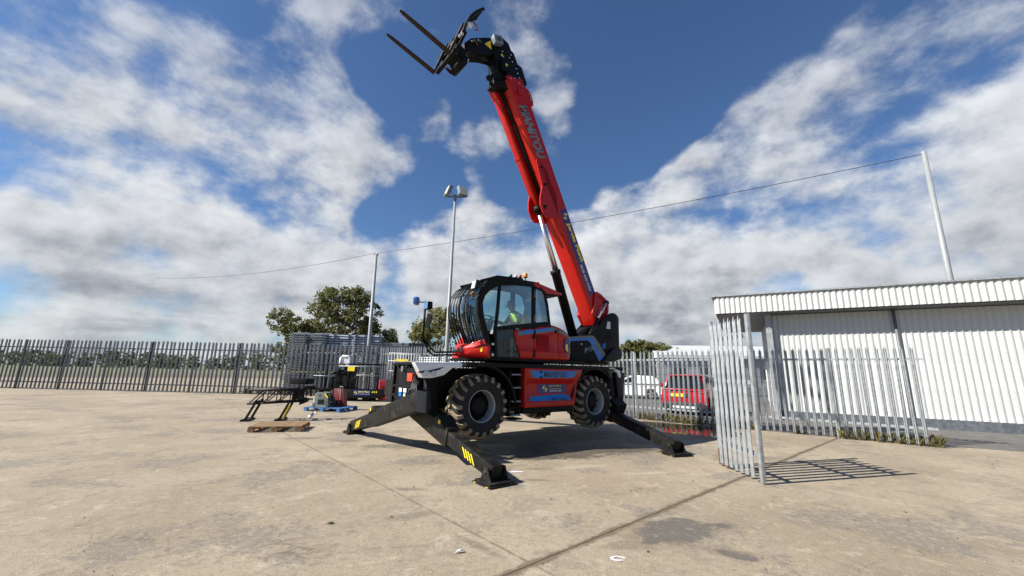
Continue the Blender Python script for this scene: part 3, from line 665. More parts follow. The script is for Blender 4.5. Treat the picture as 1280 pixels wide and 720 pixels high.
b.loft([[bp(t, .005, -.01), bp(t, -.03, -.01), bp(t, -.03, .085), bp(t, .005, .085)] for t in (4.2, 7.15)])
b.build('hose_bundle', BLACK, T)
# lift cylinder lug, rod and barrel
for y in (-.24, .24):
    sg = -1 if y < 0 else 1
    o = bplate('lift_lug', [(3.30, .06), (3.45, -.40), (3.62, -.47), (3.85, -.46), (4.05, -.36), (4.35, -.12), (5.05, .0), (5.15, .10), (4.7, .28), (4.3, .25), (4.0, .3)], y, RED, -sg*.04, T)
    for t, u, r in ((3.75, -.32, .06), (4.35, .0, .055), (4.85, .11, .04)):
        b = B(); b.lathe([(.001, y+sg*.05), (r, y+sg*.05), (r, y)], (bp(t, u)[0], 0, bp(t, u)[2]), 'y', 14); b.build('pivot_pin', BLACK, o)
p0, p1 = Vector((2.50, 0, 6.14)), Vector((3.92, 0, 2.45)); pm_ = p0.lerp(p1, .455)
b = B(); b.tube([p0, pm_], .07, 14); b.build('cylinder_rod', CHROME, T); b = B(); b.tube([p0+Vector((.09, -.05, -.2)), p0.lerp(p1, .5)+Vector((.09, -.05, 0))], .018, 6); b.build('pipe', GREY, T)
b = B(); b.tube([p0.lerp(p1, -.03), p0.lerp(p1, .012)], .13, 14); b.build('rod_eye', BLACK, T)
b = B(); d = (p1-p0).normalized(); b.tube([pm_-d*.02, pm_-d*.02, pm_+d*.09, pm_+d*.10, p1], [.05, .15, .15, .135, .135], 18); b.build('cylinder_barrel', BLACK, T)
# compensating cylinder beside the boom base
p0, p1 = Vector((4.86, -.405, 3.66)), Vector((3.86, -.405, 2.35)); pm_ = p0.lerp(p1, .38)
b = B(); b.tube([p0, pm_], .034, 12); b.build('cylinder_rod', CHROME, T)
b = B(); b.tube([pm_, p1], .045, 14); b.build('cylinder_barrel', BLACK, T); b = B(); b.tube([pm_+Vector((.07, -.0, 0)), p1+Vector((.07, 0, .1))], .010, 6); b.build('pipe', GREY, T)
b = B(); b.prism([(3.55, 2.45), (4.05, 2.72), (4.3, 2.92), (4.4, 2.7)], -.26, .2); b.build('boom_cradle', BLACK, T)
# ---- boom head, jib and fork carriage
neck = [(.72, 9.30), (.80, 9.66), (.72, 10.05), (.66, 10.24), (.74, 10.80), (.96, 10.90), (1.16, 10.84), (1.26, 10.66), (1.36, 10.62), (1.50, 10.34), (1.66, 10.30), (1.86, 9.86), (1.75, 9.55), (1.35, 9.35)]
nk = B().prism(neck, -.19, .19).build('boom_neck', BLACK, T, bevel=.015)
arm = [(.80, 10.83), (.40, 10.62), (-.05, 10.33), (-.26, 10.05), (-.22, 9.78), (.02, 9.98), (.30, 9.98), (.62, 10.18), (.72, 10.3)]
ja = B().prism(arm, -.15, .15).build('jib_arm', BLACK, T, bevel=.015)
B().prism([(.56, 10.60), (.38, 10.40), (.60, 10.34)], -.152, -.158).build('warning_triangle', HAZARD, ja)
b = B(); b.box((.72, -.26, 10.62), (.30, .16, .24), Matrix.Rotation(R_(-20), 3, 'Y')); b.build('valve_box', MATS['letter_grey'], nk, bevel=.03)
b = B(); b.box((.73, -.345, 10.62), (.15, .01, .10), Matrix.Rotation(R_(-20), 3, 'Y')); b.build('lettered_label', MATS['dark_letter_grey'], nk)
random.seed(3)
for x, z in ((1.25, 10.5), (1.2, 10.38), (1.3, 10.3), (1.45, 10.15), (1.5, 10.02), (1.56, 9.9), (.95, 10.45), (.98, 10.3), (.95, 10.15), (1.68, 9.72)):
    b = B(); b.lathe([(.001, -.21), (.02, -.21), (.02, -.19)], (x, 0, z), 'y', 6); b.build('bolt', CHROME, nk)
b = B(); b.box((.98, -.24, 9.9), (.2, .1, .25)); b.box((.9, -.25, 10.08), (.1, .1, .1)); b.tube([(.8, -.22, 9.5), (.72, -.26, 9.75), (.86, -.27, 9.95), (1.05, -.25, 9.7), (.95, -.26, 9.5)], .025, 6)
b.tube([(.55, -.2, 9.28), (.60, -.25, 9.45), (.75, -.24, 9.45)], .05, 8); b.sphere((.52, -.2, 9.36), .075); b.sphere((.60, -.22, 9.2), .06); b.tube([(.9, -.24, 9.42), (.75, -.26, 9.3), (.66, -.25, 9.1)], .03, 6); b.build('hose_fittings', BLACK, nk)
b = B(); b.box((1.03, -.30, 9.98), (.07, .02, .06)); b.box((.92, -.21, 10.3), (.05, .02, .05)); b.build('hazard_tag', HAZARD, nk)
b = B(); b.tube([(.68, -.05, 9.98), (.25, -.05, 9.86), (-.05, -.05, 9.72)], .055, 10); b.build('tilt_cylinder', BLACK, ja); b = B(); b.tube([(.05, -.05, 9.78), (-.12, -.05, 9.69)], .04, 10); b.build('cylinder_rod', CHROME, ja)
b = B(); b.tube([(.15, -.16, 10.2), (.05, -.19, 10.28), (-.05, -.16, 10.2)], .03, 6); b.box((.2, -.17, 10.36), (.1, .05, .06)); b.build('hose_fittings', MATS['dark_letter_grey'], ja)
# carriage: local axes  f = along the tines (towards the tips), v = up the shanks
fv, vv = Vector((-.951, 0, .309)), Vector((.309, 0, .951)); H0 = Vector((-.80, 0, 9.26))
def cp(f, y, v): return H0+fv*f+vv*v+Vector((0, y, 0))
RC = Matrix(((fv.x, 0, vv.x), (0, 1, 0), (fv.z, 0, vv.z)))
b = B()
b.box(cp(-.11, 0, .22), (.10, 1.12, .13), RC); b.box(cp(-.11, 0, .72), (.10, 1.12, .12), RC)
for y in (-.52, -.18, .18, .52): b.box(cp(-.12, y, .5), (.07, .07, .65), RC)
b.box(cp(-.28, 0, .52), (.28, .38, .42), RC)
car = b.build('fork_carriage', BLACK, T, bevel=.01)
b = B(); b.box(cp(-.40, 0, .42), (.26, .42, .25), RC); b.lathe([(.001, -.26), (.12, -.26), (.12, .26), (.001, .26)], cp(-.42, 0, .30), 'y', 16); b.tube([cp(-.2, -.3, .3), cp(-.35, -.2, .22), cp(-.5, -.1, .35)], .04, 6); b.tube([cp(-.2, .3, .3), cp(-.35, .25, .2), cp(-.5, .1, .35)], .04, 6); b.build('rotator', BLACK, car)
b = B(); b.tube([cp(-.05, -.60, .85), cp(-.05, .60, .85)], .03, 8); b.build('fork_shaft', GREY, car)
# two curved load guards standing on the carriage
for y0, y1, hh in ((-.64, -.28, 1.80), (.18, .74, 1.62)):
    b = B()
    def gpt(y, s): return cp(-.06+.24*s-.44*s*s, y, .62+(hh-.62)*s)
    for y in (y0, y1): b.tube([gpt(y, s/8) for s in range(9)], .042, 6)
    for k in range(1, 5): b.tube([gpt(y0+(y1-y0)*k/5, s/6) for s in range(7)], .016, 5)
    for s in (.02, .35, .68, 1.0): b.tube([gpt(y0, s), gpt(y1, s)], .022, 6)
    b.build('load_guard', BLACK, car)
for y in (-.42, .42):
    b = B(); b.box(cp(0, y, .53), (.055, .11, 1.10), RC)
    rings = []
    for s, h in ((-.03, .055), (.35, .05), (.8, .038), (1.25, .022), (1.36, .014)):
        wd = .11 if s < 1.2 else (.10 if s < 1.3 else .06)
        rings.append([cp(s, y-wd/2, -.03), cp(s, y+wd/2, -.03), cp(s, y+wd/2, -.03+h), cp(s, y-wd/2, -.03+h)])
    b.loft(rings); b.build('fork', FORK, car, bevel=.006)
b = B(); b.lathe([(.001, -.055), (.075, -.05), (.085, .0), (.06, .05), (.001, .05)], cp(-.12, -.60, 1.0), 'y', 16); b.build('work_lamp', SILVER, car)
b = B(); b.box(cp(-.05, -.60, .62), (.07, .05, .09), RC); b.box(cp(-.02, -.6, .48), (.05, .05, .07), RC); b.build('hose_coupler', SILVER, car)
b = B(); b.tube([cp(-.15, -.62, 1.18), cp(-.30, -.62, 1.16), cp(-.36, -.62, 1.08), cp(-.28, -.62, 1.0)], .018, 6); b.build('red_handle', LENS_R, car)
# ---- cab
YN, YF = -1.20, -.36
fr = [(.17, 1.87), (.02, 2.22), (-.07, 2.45), (-.17, 2.75), (-.20, 2.98), (-.15, 3.20), (-.04, 3.38), (.10, 3.50), (.36, 3.56)]
fi = [(.27, 1.87), (.16, 2.20), (.09, 2.41), (-.02, 2.72), (-.06, 3.00), (.0, 3.16), (.10, 3.27), (.20, 3.36), (.34, 3.43)]
b = B()
for y0, y1 in ((YN, YN+.06), (YF-.05, YF)): strip(b, fr, fi, y0, y1)
strip(b, [(.29, 1.88), (.25, 2.45), (.30, 2.9), (.34, 3.46)], [(.345, 1.88), (.32, 2.45), (.37, 2.9), (.40, 3.46)], YN-.004, YN+.05)
for y0, y1 in ((YN, YN+.06), (YF-.05, YF)):
    strip(b, [(1.285, 1.88), (1.285, 3.56)], [(1.40, 1.88), (1.40, 3.56)], y0, y1)
    strip(b, [(.34, 3.43), (.8, 3.50), (1.3, 3.53), (1.66, 3.46)], [(.34, 3.57), (.8, 3.63), (1.3, 3.655), (1.72, 3.55)], y0, y1)
    strip(b, [(1.64, 3.46), (1.74, 3.15), (1.80, 2.78), (1.83, 2.62)], [(1.70, 3.50), (1.80, 3.15), (1.86, 2.78), (1.90, 2.60)], y0, y1)
    strip(b, [(1.40, 2.60), (1.86, 2.66)], [(1.40, 2.71), (1.84, 2.77)], y0, y1)
strip(b, [(.25, 2.43), (1.29, 2.58)], [(.25, 2.52), (1.29, 2.69)], YN-.003, YN+.05)
b.build('cab_frame', BLACK, T, bevel=.008)
b = B(); b.prism([(.98, 3.655), (1.36, 3.665), (1.36, 3.58), (.98, 3.57)], YN-.01, YF+.02)
for y0, y1 in ((YN-.01, YN+.07), (YF-.05, YF+.02)): b.prism([(-.02, 3.42), (.10, 3.55), (.36, 3.615), (.9, 3.655), (1.0, 3.657), (1.0, 3.57), (.5, 3.52), (.1, 3.45)], y0, y1)
b.prism([(-.02, 3.42), (.06, 3.51), (.12, 3.51), (.06, 3.42)], YN, YF); b.build('cab_roof', BLACK, T, bevel=.012)
B().loft([[(.06, y, 3.50), (.36, y, 3.60), (.99, y, 3.64), (.99, y, 3.634), (.36, y, 3.594), (.06, y, 3.494)] for y in (YN+.065, YF-.045)]).build('roof_glass', GLASS, T)
b = B(); b.prism([(.2, 3.56), (.9, 3.60), (1.3, 3.60), (1.3, 3.575), (.9, 3.57), (.25, 3.54)], YN-.05, YN-.012); b.build('roof_gutter', NAVY, T, bevel=.008)
b = B()
b.loft([[(1.30, y, 3.655), (1.50, y, 3.675), (1.52, y, 3.52), (1.36, y, 3.56)] for y in (YN-.01, YF+.02)])
b.loft([[(1.36, y, 3.668), (2.27, yy, 3.515), (2.27, yy, 3.46), (1.73, y, 3.43), (1.60, y, 3.52)] for y, yy in ((YN-.012, YN+.02), (YF+.022, YF))]); b.build('rear_roof_spoiler', RED, T, bevel=.012)
B().prism([(1.62, 3.50), (1.72, 3.425), (2.26, 3.455), (2.20, 3.43), (1.72, 3.385), (1.58, 3.47)], YN+.01, YF-.01).build('spoiler_underside', BLACK, T)
def pane(name, poly, y, m=GLASS): return B().prism(poly, y, y+.006).build(name, m, T)
pane('door_glass', [(.395, 3.45), (.8, 3.505), (1.29, 3.535), (1.295, 2.68), (.33, 2.515), (.36, 2.9)], YN+.012)
pane('side_glass', [(-.06, 3.0), (.0, 3.16), (.1, 3.27), (.34, 3.44), (.30, 2.9), (.25, 2.45), (.09, 2.41), (-.02, 2.72)], YN+.014)
pane('rear_quarter_glass', [(1.395, 3.50), (1.66, 3.47), (1.75, 3.15), (1.81, 2.76), (1.395, 2.70)], YN+.014)
DKGL = glass_mat('dark_door_glass', (.07, .085, .085), .01)
pane('lower_door_glass', [(.26, 2.45), (1.0, 2.55), (1.0, 1.9), (.26, 1.9)], YN+.02, DKGL)
pane('off_side_glass', [(-.02, 2.75), (-.04, 3.0), (.05, 3.2), (.34, 3.43), (1.29, 3.53), (1.65, 3.46), (1.78, 2.78), (1.2, 2.6), (.1, 2.45)], YF-.02)
# windscreen, curved, and rear window
def wx(z):  # windscreen line
    for (x0, z0), (x1, z1) in zip(fr, fr[1:]):
        if z0 <= z <= z1: return x0+(x1-x0)*(z-z0)/(z1-z0)
    return fr[-1][0]
zs = [2.20, 2.40, 2.60, 2.80, 3.0, 3.2, 3.38, 3.48]
ys = [(YF, .04), (-.50, -.02), (-.80, -.03), (-1.05, .0), (YN, .06)]
b = B(); g = [[b.bm.verts.new((wx(z)+dx+.01, y, z)) for y, dx in ys] for z in zs]
for i in range(len(zs)-1):
    for j in range(4): b._f([g[i][j], g[i][j+1], g[i+1][j+1], g[i+1][j]], True)
ws = b.build('windscreen', GLASS, T); md = ws.modifiers.new('thickness', 'SOLIDIFY'); md.thickness = .006
b = B(); b.loft([[(1.69, y, 3.44), (1.82, y, 2.76), (1.826, y, 2.76), (1.696, y, 3.44)] for y in (YN+.06, YF-.05)]); b.build('rear_glass', GLASS, T)
# guard bars bowed in front of the windscreen
GB = [(-.16, 2.16), (-.30, 2.45), (-.40, 2.72), (-.415, 2.95), (-.36, 3.17), (-.24, 3.34), (-.06, 3.46), (.22, 3.55)]
b = B()
for k in range(7):
    y = -.355-.115*k; f = 1.0 if k < 5 else .86
    b.tube([(x*f if x < 0 else x, y, z) for x, z in GB], .013 if k < 2 else .017, 6)
for q in (1, 4, 6): b.tube([(GB[q][0]+(.05 if q == 4 else .012), -.355-.115*k, GB[q][1]) for k in range(7)], .011, 5)
b.build('guard_bar', BLACK, T)
b = B()
for k in range(6): y = YN+.06+.144*k; b.tube([(-.10, y, 3.47), (.2, y, 3.60), (.6, y, 3.655), (1.0, y, 3.67)], .014, 6)
for x, z_ in ((.05, 3.54), (.5, 3.65), (.95, 3.675)): b.tube([(x, YN+.02, z_), (x, YF-.02, z_)], .014, 6)
for y in (YN+.0, YF): b.beam((-.14, y, 3.46), (.3, y, 3.625), .03, .05); b.beam((.3, y, 3.625), (1.0, y, 3.67), .03, .04)
b.build('roof_guard', BLACK, T)
b = B(); b.box((-.24, -1.17, 3.36), (.06, .16, .21), Matrix.Rotation(R_(12), 3, 'Y')); b.build('work_lamp', BLACK, T, bevel=.012); b = B(); b.box((-.285, -1.17, 3.36), (.02, .13, .17), Matrix.Rotation(R_(12), 3, 'Y')); b.build('lamp_lens', LENS_C, T, bevel=.005)
b = B(); b.box((-.27, -1.15, 3.16), (.10, .07, .09), Matrix.Rotation(R_(40), 3, 'Y')); b.build('camera_box', RUST, T, bevel=.008)
b = B(); b.tube([(-.05, -1.02, 2.2), (-.19, -1.0, 2.6), (-.22, -.95, 2.95)], .014, 6); b.tube([(-.2, -.95, 2.55), (-.25, -.9, 3.0)], .02, 5); b.build('wiper', BLACK, T)
# red nose box under the windscreen, chamfered at the near corner
def nose(z, g): return [(-.20+g, YF+.0, z), (-.22+g, -.62, z), (-.19+g, -.86, z), (.10+g*.4, -1.215+g*.3, z), (.17, -1.20, z), (.17, YF, z)]
b = B(); b.loft([[(-.10, YF, 1.86), (-.12, -.62, 1.86), (-.10, -.82, 1.86), (.12, -1.19, 1.86), (.20, -1.19, 1.86), (.20, YF, 1.86)],
                 nose(1.93, .0), nose(2.06, -.03), nose(2.11, .0), [(-.10, YF, 2.15), (-.12, -.62, 2.17), (-.10, -.82, 2.195), (.0, -1.19, 2.235), (.05, -1.18, 2.235), (.05, YF, 2.20)]])
nb = b.build('nose_box', RED, T, bevel=.02)
n0 = Vector(nose(1.97, -.02)[1]); 
text('lettering', 'MANITOU', (-.252, -.385, 1.975), (-.05, -1, 0), (-.21, 0, 1), .40, .10, DGREY, nb, shear=.1, bold=.04, ext=.006)
b = B(); b.box((.0, -1.11, 2.03), (.012, .04, .09), Matrix.Rotation(R_(39), 3, 'Z')); b.build('hazard_tag', HAZARD, nb)
b = B(); b.beam((-.10, -1.0, 2.075), (.07, -1.2, 2.15), .02, .018); b.build('nose_slot', BLACK, nb)
b = B(); b.prism([(-.05, 2.20), (.0, 2.27), (.16, 2.27), (.16, 2.2)], -1.0, YF-.05); b.build('wiper_cowl', BLACK, T, bevel=.01)
# cab lower body, interior
b = B(); b.bb(.02, 1.9, YF-.05, YF, 1.87, 2.45); b.bb(.18, 1.9, YN+.04, YF, 1.86, 1.92); b.bb(1.36, 1.88, YN+.03, YF, 1.9, 2.62); b.build('cab_tub', BLACK, T)
b = B()
for i in range(5): x = .40+.13*i; b.tube([(x, -1.17, 1.92), (x+.02, -1.17, 2.46)], .013, 6)
b.tube([(.62, -1.20, 2.0), (.70, -1.215, 2.05), (.84, -1.215, 2.05), (.88, -1.20, 2.0)], .012, 6); b.build('door_rib', MATS['dark_letter_grey'], T)
for z in (2.15, 1.93):
    b = B(); b.lathe([(.001, -1.225), (.028, -1.223), (.03, -1.20)], (.22, 0, z), 'y', 12); b.build('round_marker', WHITE, T)
b = B(); b.box((.85, -1.215, 2.515), (.09, .02, .05)); b.lathe([(.001, -1.23), (.02, -1.23), (.02, -1.2)], (.85, 0, 2.52), 'y', 10); b.build('door_handle', GREY, T)
for z in (3.36, 2.80):
    B().bb(1.325, 1.375, YN-.022, YN-.002, z-.08, z+.08).build('door_hinge', MATS['dark_letter_grey'], T, bevel=.006)
b = B(); b.bb(1.1, 1.6, -1.03, -.53, 2.22, 2.36); b.box((1.56, -.78, 2.74), (.13, .44, .74), Matrix.Rotation(R_(8), 3, 'Y')); b.box((1.60, -.78, 3.2), (.09, .26, .2), Matrix.Rotation(R_(8), 3, 'Y')); b.bb(1.15, 1.5, -.9, -.66, 1.92, 2.22); b.build('operator_seat', SEATM, T, bevel=.04)
b = B(); b.bb(.98, 1.42, -1.10, -1.02, 2.48, 2.56); b.tube([(.98, -1.06, 2.56), (.96, -1.06, 2.68)], .025, 8); b.build('armrest', SEATM, T, bevel=.02)
b = B(); b.tube([(.18, -.78, 2.0), (.40, -.78, 2.62)], .05, 8); b.box((.25, -.78, 2.5), (.16, .4, .35), Matrix.Rotation(R_(20), 3, 'Y')); b.box((.28, -1.0, 2.62), (.05, .13, .2)); b.build('dashboard', CARBLK, T, bevel=.02)
ax = Vector((.33, 0, .94)).normalized(); pts = []
sx, sy = Vector((0, 1, 0)), ax.cross(Vector((0, 1, 0)))
b = B(); cc = Vector((.42, -.78, 2.74)); b.tube([cc+sx*math.cos(2*math.pi*k/20)*.18+sy*math.sin(2*math.pi*k/20)*.18 for k in range(21)], .016, 6)
for a in (.5, 2.6, 4.7): b.tube([cc-ax*.03, cc+sx*math.cos(a)*.18+sy*math.sin(a)*.18], .014, 5)
b.build('steering_wheel', CARBLK, T)
b = B(); b.bb(.98, 1.65, -1.1, -.42, 3.50, 3.535); b.build('headliner', mat('grey_headliner', (.20, .21, .20), .85, var=.1), T)
# beacons
for x, z0, r, h, m in ((.80, 3.735, .046, .055, LENS_G), (.95, 3.745, .042, .055, LENS_C), (1.08, 3.755, .042, .06, LENS_R), (1.24, 3.79, .056, .10, LENS_A)):
    b = B(); b.tube([(x, -1.0, 3.64), (x, -1.0, z0)], .012, 6); b.lathe([(.001, z0-.012), (r*.8, z0-.012), (r*.9, z0)], (x, -1.0, 0), 'z', 14); st = b.build('beacon', BLACK, T)
    b = B(); b.lathe([(r*.95, z0), (r, z0+h*.3), (r*.95, z0+h*.85), (r*.7, z0+h), (.001, z0+h)], (x, -1.0, 0), 'z', 16); b.build('lens', m, st)
# ---- red housing behind the door
XT = [(.70, 2.46), (.78, 2.50), (1.36, 2.60), (1.91, 2.70), (2.10, 2.67), (2.30, 2.62), (2.52, 2.53), (2.64, 2.47)]
def lerp_tab(tab, x):
    for (a, p), (c, q) in zip(tab, tab[1:]):
        if a <= x <= c: return p+(q-p)*(x-a)/(c-a)
    return tab[0][1] if x < tab[0][0] else tab[-1][1]
YT = [(.7, -1.21), (2.0, -1.21), (2.30, -1.20), (2.44, -1.18), (2.54, -1.14), (2.61, -1.07), (2.645, -.96), (2.66, -.80)]
def housing(name, xs, left_slant=False):
    b = B(); rings = []
    for i, x in enumerate(xs):
        zt = lerp_tab(XT, x); yf = lerp_tab(YT, x); sl = lambda z: x + ((.22*(2.48-z)/.62) if (left_slant and i == 0) else (.10*(2.48-z)/.62 if (left_slant and i == 1) else 0))
        pr = [(1.875, .05), (1.90, .0), (2.04, -.022), (2.08, .0), (zt-.22, .012), (zt-.165, -.012), (zt-.02, .015), (zt, .05)]
        ring = [(sl(z), yf+o, z) for z, o in pr] + [(sl(zt), YF-.02, zt+.0), (sl(1.88), YF-.02, 1.875)]
        rings.append(ring)
    b.loft(rings); return b.build(name, RED, T, bevel=.008)
h1 = housing('hydraulic_cover', [.76, .95, 1.15, 1.335], True); h2 = housing('hydraulic_cover', [1.35, 1.6, 1.9, 2.085]); h3 = housing('hydraulic_cover', [2.10, 2.2, 2.32, 2.42, 2.50, 2.56, 2.60, 2.63, 2.655])
def band(xs, d0, d1, m, par, off):
    b = B(); rings = []
    for x in xs:
        zt = lerp_tab(XT, x); y = lerp_tab(YT, x)
        rings.append([(x, y-.012+.15*.0-off, zt-d0), (x, y-.012-off, zt-d1), (x, y+.02-off, zt-d1), (x, y+.02-off, zt-d0)])
    b.loft(rings).build('blue_stripe', m, par)
band([.86, 1.1, 1.33], .05, .15, GREY, h1, .006); band([.98, 1.15, 1.33], .05, .13, BLUE, h1, .009)
band([1.355, 1.6, 1.9, 2.08], .06, .16, GREY, h2, .006); band([1.40, 1.6, 1.86], .06, .13, BLUE, h2, .009)
band([2.105, 2.2, 2.32, 2.42], .07, .14, GREY, h3, .006)
b = B(); b.bb(1.42, 1.80, -1.206, -1.19, 2.04, 2.44); gr = b.build('grille', BLACK, h2)
for k in range(12):
    b = B(); b.box((1.61, -1.212, 2.06+.033*k), (.38, .03, .018), Matrix.Rotation(R_(-28), 3, 'X')); o = b.build('slat', RED, h2)
for x, z in ((1.40, 2.48), (1.84, 2.48), (1.40, 1.99), (1.84, 1.99)):
    b = B(); b.lathe([(.001, -1.222), (.016, -1.222), (.016, -1.19)], (x, 0, z), 'y', 8); b.build('bolt', BLACK, h2)
for z in (2.46, 2.02): B().bb(1.325, 1.365, -1.245, -1.2, z-.10, z+.06).build('cover_hinge', BLACK, h2, bevel=.005)
B().bb(1.98, 2.04, -1.245, -1.2, 2.50, 2.58).build('cover_latch', BLACK, h2, bevel=.006)
B().bb(2.21, 2.30, -1.195, -1.13, 2.12, 2.24).build('recessed_lock', BLACK, h3, bevel=.006)
# big round badge on the curved rear corner (blue half, yellow half and letter strokes)
def wrap(x): return lerp_tab(YT, x)
b = B()
def patch(poly, h):
    vs = []
    for s, z in poly:
        L = 0; x = 2.29; step = .004
        while L < s+.0001 and x < 2.66:
            x2 = x+step; L += math.hypot(step, wrap(x2)-wrap(x)); x = x2
        tx, ty = step, wrap(x)-wrap(x-step); n = Vector((ty, -tx, 0)).normalized()
        vs.append((Vector((x, wrap(x), z)), n))
    c0 = [p+n*.002 for p, n in vs]; c1 = [p+n*h for p, n in vs]
    b.loft([c0, c1])
cz = 2.24; rr = .19
def arc(a0, a1, n=10): return [(.19+rr*.92*math.cos(R_(a0+(a1-a0)*i/n)), cz+rr*1.15*math.sin(R_(a0+(a1-a0)*i/n))) for i in range(n+1)]
b.mi = 0
for q in range(4): patch([(.19, cz)]+arc(90+45*q, 135+45*q, 5), .018); 
b.mi = 1
for q in range(4): patch([(.19, cz)]+arc(-90+45*q, -45+45*q, 5), .018)
patch([(.13, cz-.15), (.13, cz+.02), (.06, cz+.02), (.04, cz-.06), (.08, cz-.14)], .024)
b.mi = 0
patch([(.20, cz-.20), (.20, cz+.20), (.225, cz+.20), (.225, cz-.20)], .024); patch([(.225, cz+.0), (.225, cz+.04), (.33, cz+.04), (.33, cz+.0)], .024)
b.build('round_badge', [DBLUE, YELLOW], h3, fix=True)
# ---- mirrors and hoop on the front of the turret
b = B()
for dz, dx in ((0, 0), (.06, .05)): b.tube([(-.15, -.42, 1.93+dz), (-.75+dx, -.40, 1.90+dz), (-.84+dx, -.38, 1.98+dz), (-.98+dx*.4, -.36, 2.22)], .02, 6)
b.tube([(-.98, -.36, 2.15), (-.97, -.36, 3.02)], .026, 8); b.tube([(-.97, -.36, 3.0), (-1.02, -.16, 3.03)], .014, 6); b.beam((-.93, -.42, 2.45), (-.90, -.46, 2.75), .03, .10); b.build('mirror_arm', BLACK, T)
def mirror(c, r, m=MIRRB):
    b = B(); M = Matrix.Rotation(R_(r), 3, 'Z'); b.box(c, (.12, .20, .17), M); o = b.build('mirror', m, T, bevel=.04)
    b = B(); b.box(Vector(c)+M @ Vector((-.065, 0, 0)), (.006, .17, .14), M); b.build('mirror_glass', MIRR, o)
mirror((-1.04, -.06, 3.06), -30); mirror((-.95, -.47, 2.92), 0, BLACK)

# ================================================================== PERSON in the cab (seated, leaning forward, looking down)
def skin_mesh(name, V, E_, m, parent, sub=2):
    me = bpy.data.meshes.new(name); me.from_pydata([v[0] for v in V], E_, []); o = bpy.data.objects.new(name, me); COL.objects.link(o)
    o.parent = parent; sk = o.modifiers.new('skin', 'SKIN'); ss = o.modifiers.new('sub', 'SUBSURF'); ss.levels = ss.render_levels = sub
    for i, v in enumerate(V):
        r = v[1]; me.skin_vertices[0].data[i].radius = r if isinstance(r, tuple) else (r, r); me.skin_vertices[0].data[i].use_root = (i == 0)
    sk.use_smooth_shade = True; me.materials.append(m); return o
def tl(x, y, z):
    c, s = math.cos(R_(37)), math.sin(R_(37)); return (-1.2792+x*c-y*s, 9.2983+x*s+y*c, z)
P = thing('person', 'person in a yellow hi-vis vest and dark cap seated at the controls inside the cab', 'person', tl(1.30, -.78, 2.36), R_(37))
V = [((0, 0, .08), (.15, .17)), ((-.05, 0, .28), (.12, .16)), ((-.14, 0, .47), (.12, .19)), ((-.21, 0, .58), (.06, .07)), ((-.25, 0, .64), .055),
     ((-.17, -.20, .50), .07), ((-.28, -.25, .30), .052), ((-.50, -.20, .25), .040), ((-.55, -.19, .255), .030),
     ((-.17, .20, .50), .07), ((-.30, .25, .32), .052), ((-.54, .18, .36), .040), ((-.60, .17, .37), .030),
     ((-.12, -.11, .03), .095), ((-.48, -.13, .05), .075), ((-.60, -.13, -.36), .05),
     ((-.12, .11, .03), .095), ((-.48, .13, .05), .075), ((-.60, .13, -.36), .05)]
Ed = [(0, 1), (1, 2), (2, 3), (3, 4), (2, 5), (5, 6), (6, 7), (7, 8), (2, 9), (9, 10), (10, 11), (11, 12), (0, 13), (13, 14), (14, 15), (0, 16), (16, 17), (17, 18)]
body = skin_mesh('body', V, Ed, NAVYC, P)
b = B()
Rh = Matrix.Rotation(R_(-28), 3, 'Y'); hc = Vector((-.285, 0, .745))
def hp(x, y, z): return hc + Rh @ Vector((x, y, z))
rings = []
for z, rx_, ry_, ox in ((-.125, .030, .030, -.045), (-.11, .055, .05, -.03), (-.07, .078, .062, -.015), (-.02, .090, .070, -.004), (.03, .095, .074, .0), (.075, .09, .07, .008), (.105, .06, .05, .012), (.118, .02, .018, .012)):
    rings.append([hp(ox+rx_*math.cos(2*math.pi*k/14), ry_*math.sin(2*math.pi*k/14), z) for k in range(14)])
b.loft(rings, sm=True); b.loft([[hp(-.090, -.016, -.035), hp(-.090, .016, -.035), hp(-.112, .010, -.035), hp(-.112, -.010, -.035)], [hp(-.084, -.008, .02), hp(-.084, .008, .02), hp(-.094, .004, .02), hp(-.094, -.004, .02)]])
for s in (-1, 1): b.sphere(hp(.005, s*.072, -.015), .024, 8, 6, (.7, .4, 1.2))
head = b.build('head', SKIN, P)
b = B()
for s in (-1, 1): b.sphere(hp(-.082, s*.028, .012), .010, 8, 6)
b.tube([hp(-.078, -.022, -.075), hp(-.086, 0, -.078), hp(-.078, .022, -.075)], .005, 5); b.build('face_features', CAPM, P)
b = B(); rings = []
for z, r1 in ((.035, 1.06), (.08, 1.06), (.11, .80), (.128, .3)): rings.append([hp(.005+.098*r1*math.cos(2*math.pi*k/14), .078*r1*math.sin(2*math.pi*k/14), z) for k in range(14)])
b.loft(rings, sm=True); b.loft([[hp(-.07, -.065, .04), hp(-.16, -.05, .022), hp(-.175, 0, .018), hp(-.16, .05, .022), hp(-.07, .065, .04)], [hp(-.07, -.065, .052), hp(-.16, -.05, .032), hp(-.175, 0, .028), hp(-.16, .05, .032), hp(-.07, .065, .052)]]); b.build('cap', CAPM, P)
b = B()
for s in (-1, 1): b.lathe([(.001, s*.10), (.035, s*.10), (.04, s*.075), (.03, s*.07)], hp(.005, 0, -.01), 'y', 12)
b.tube([hp(.005, -.085, 0), hp(.01, -.07, .12), hp(.01, .07, .12), hp(.005, .085, 0)], .010, 6); b.build('headset', CARBLK, P)
b = B(); rings = []
for cx_, z, rx_, ry_ in ((-.01, .02, .185, .205), (-.05, .25, .155, .195), (-.10, .38, .155, .205), (-.15, .50, .145, .185), (-.19, .575, .09, .11)):
    rings.append([(cx_+rx_*math.cos(2*math.pi*k/18), ry_*math.sin(2*math.pi*k/18), z) for k in range(18)])
b.loft(rings, caps=False, sm=True); vest = b.build('hi_vis_vest', HIVIS, P)
b = B()
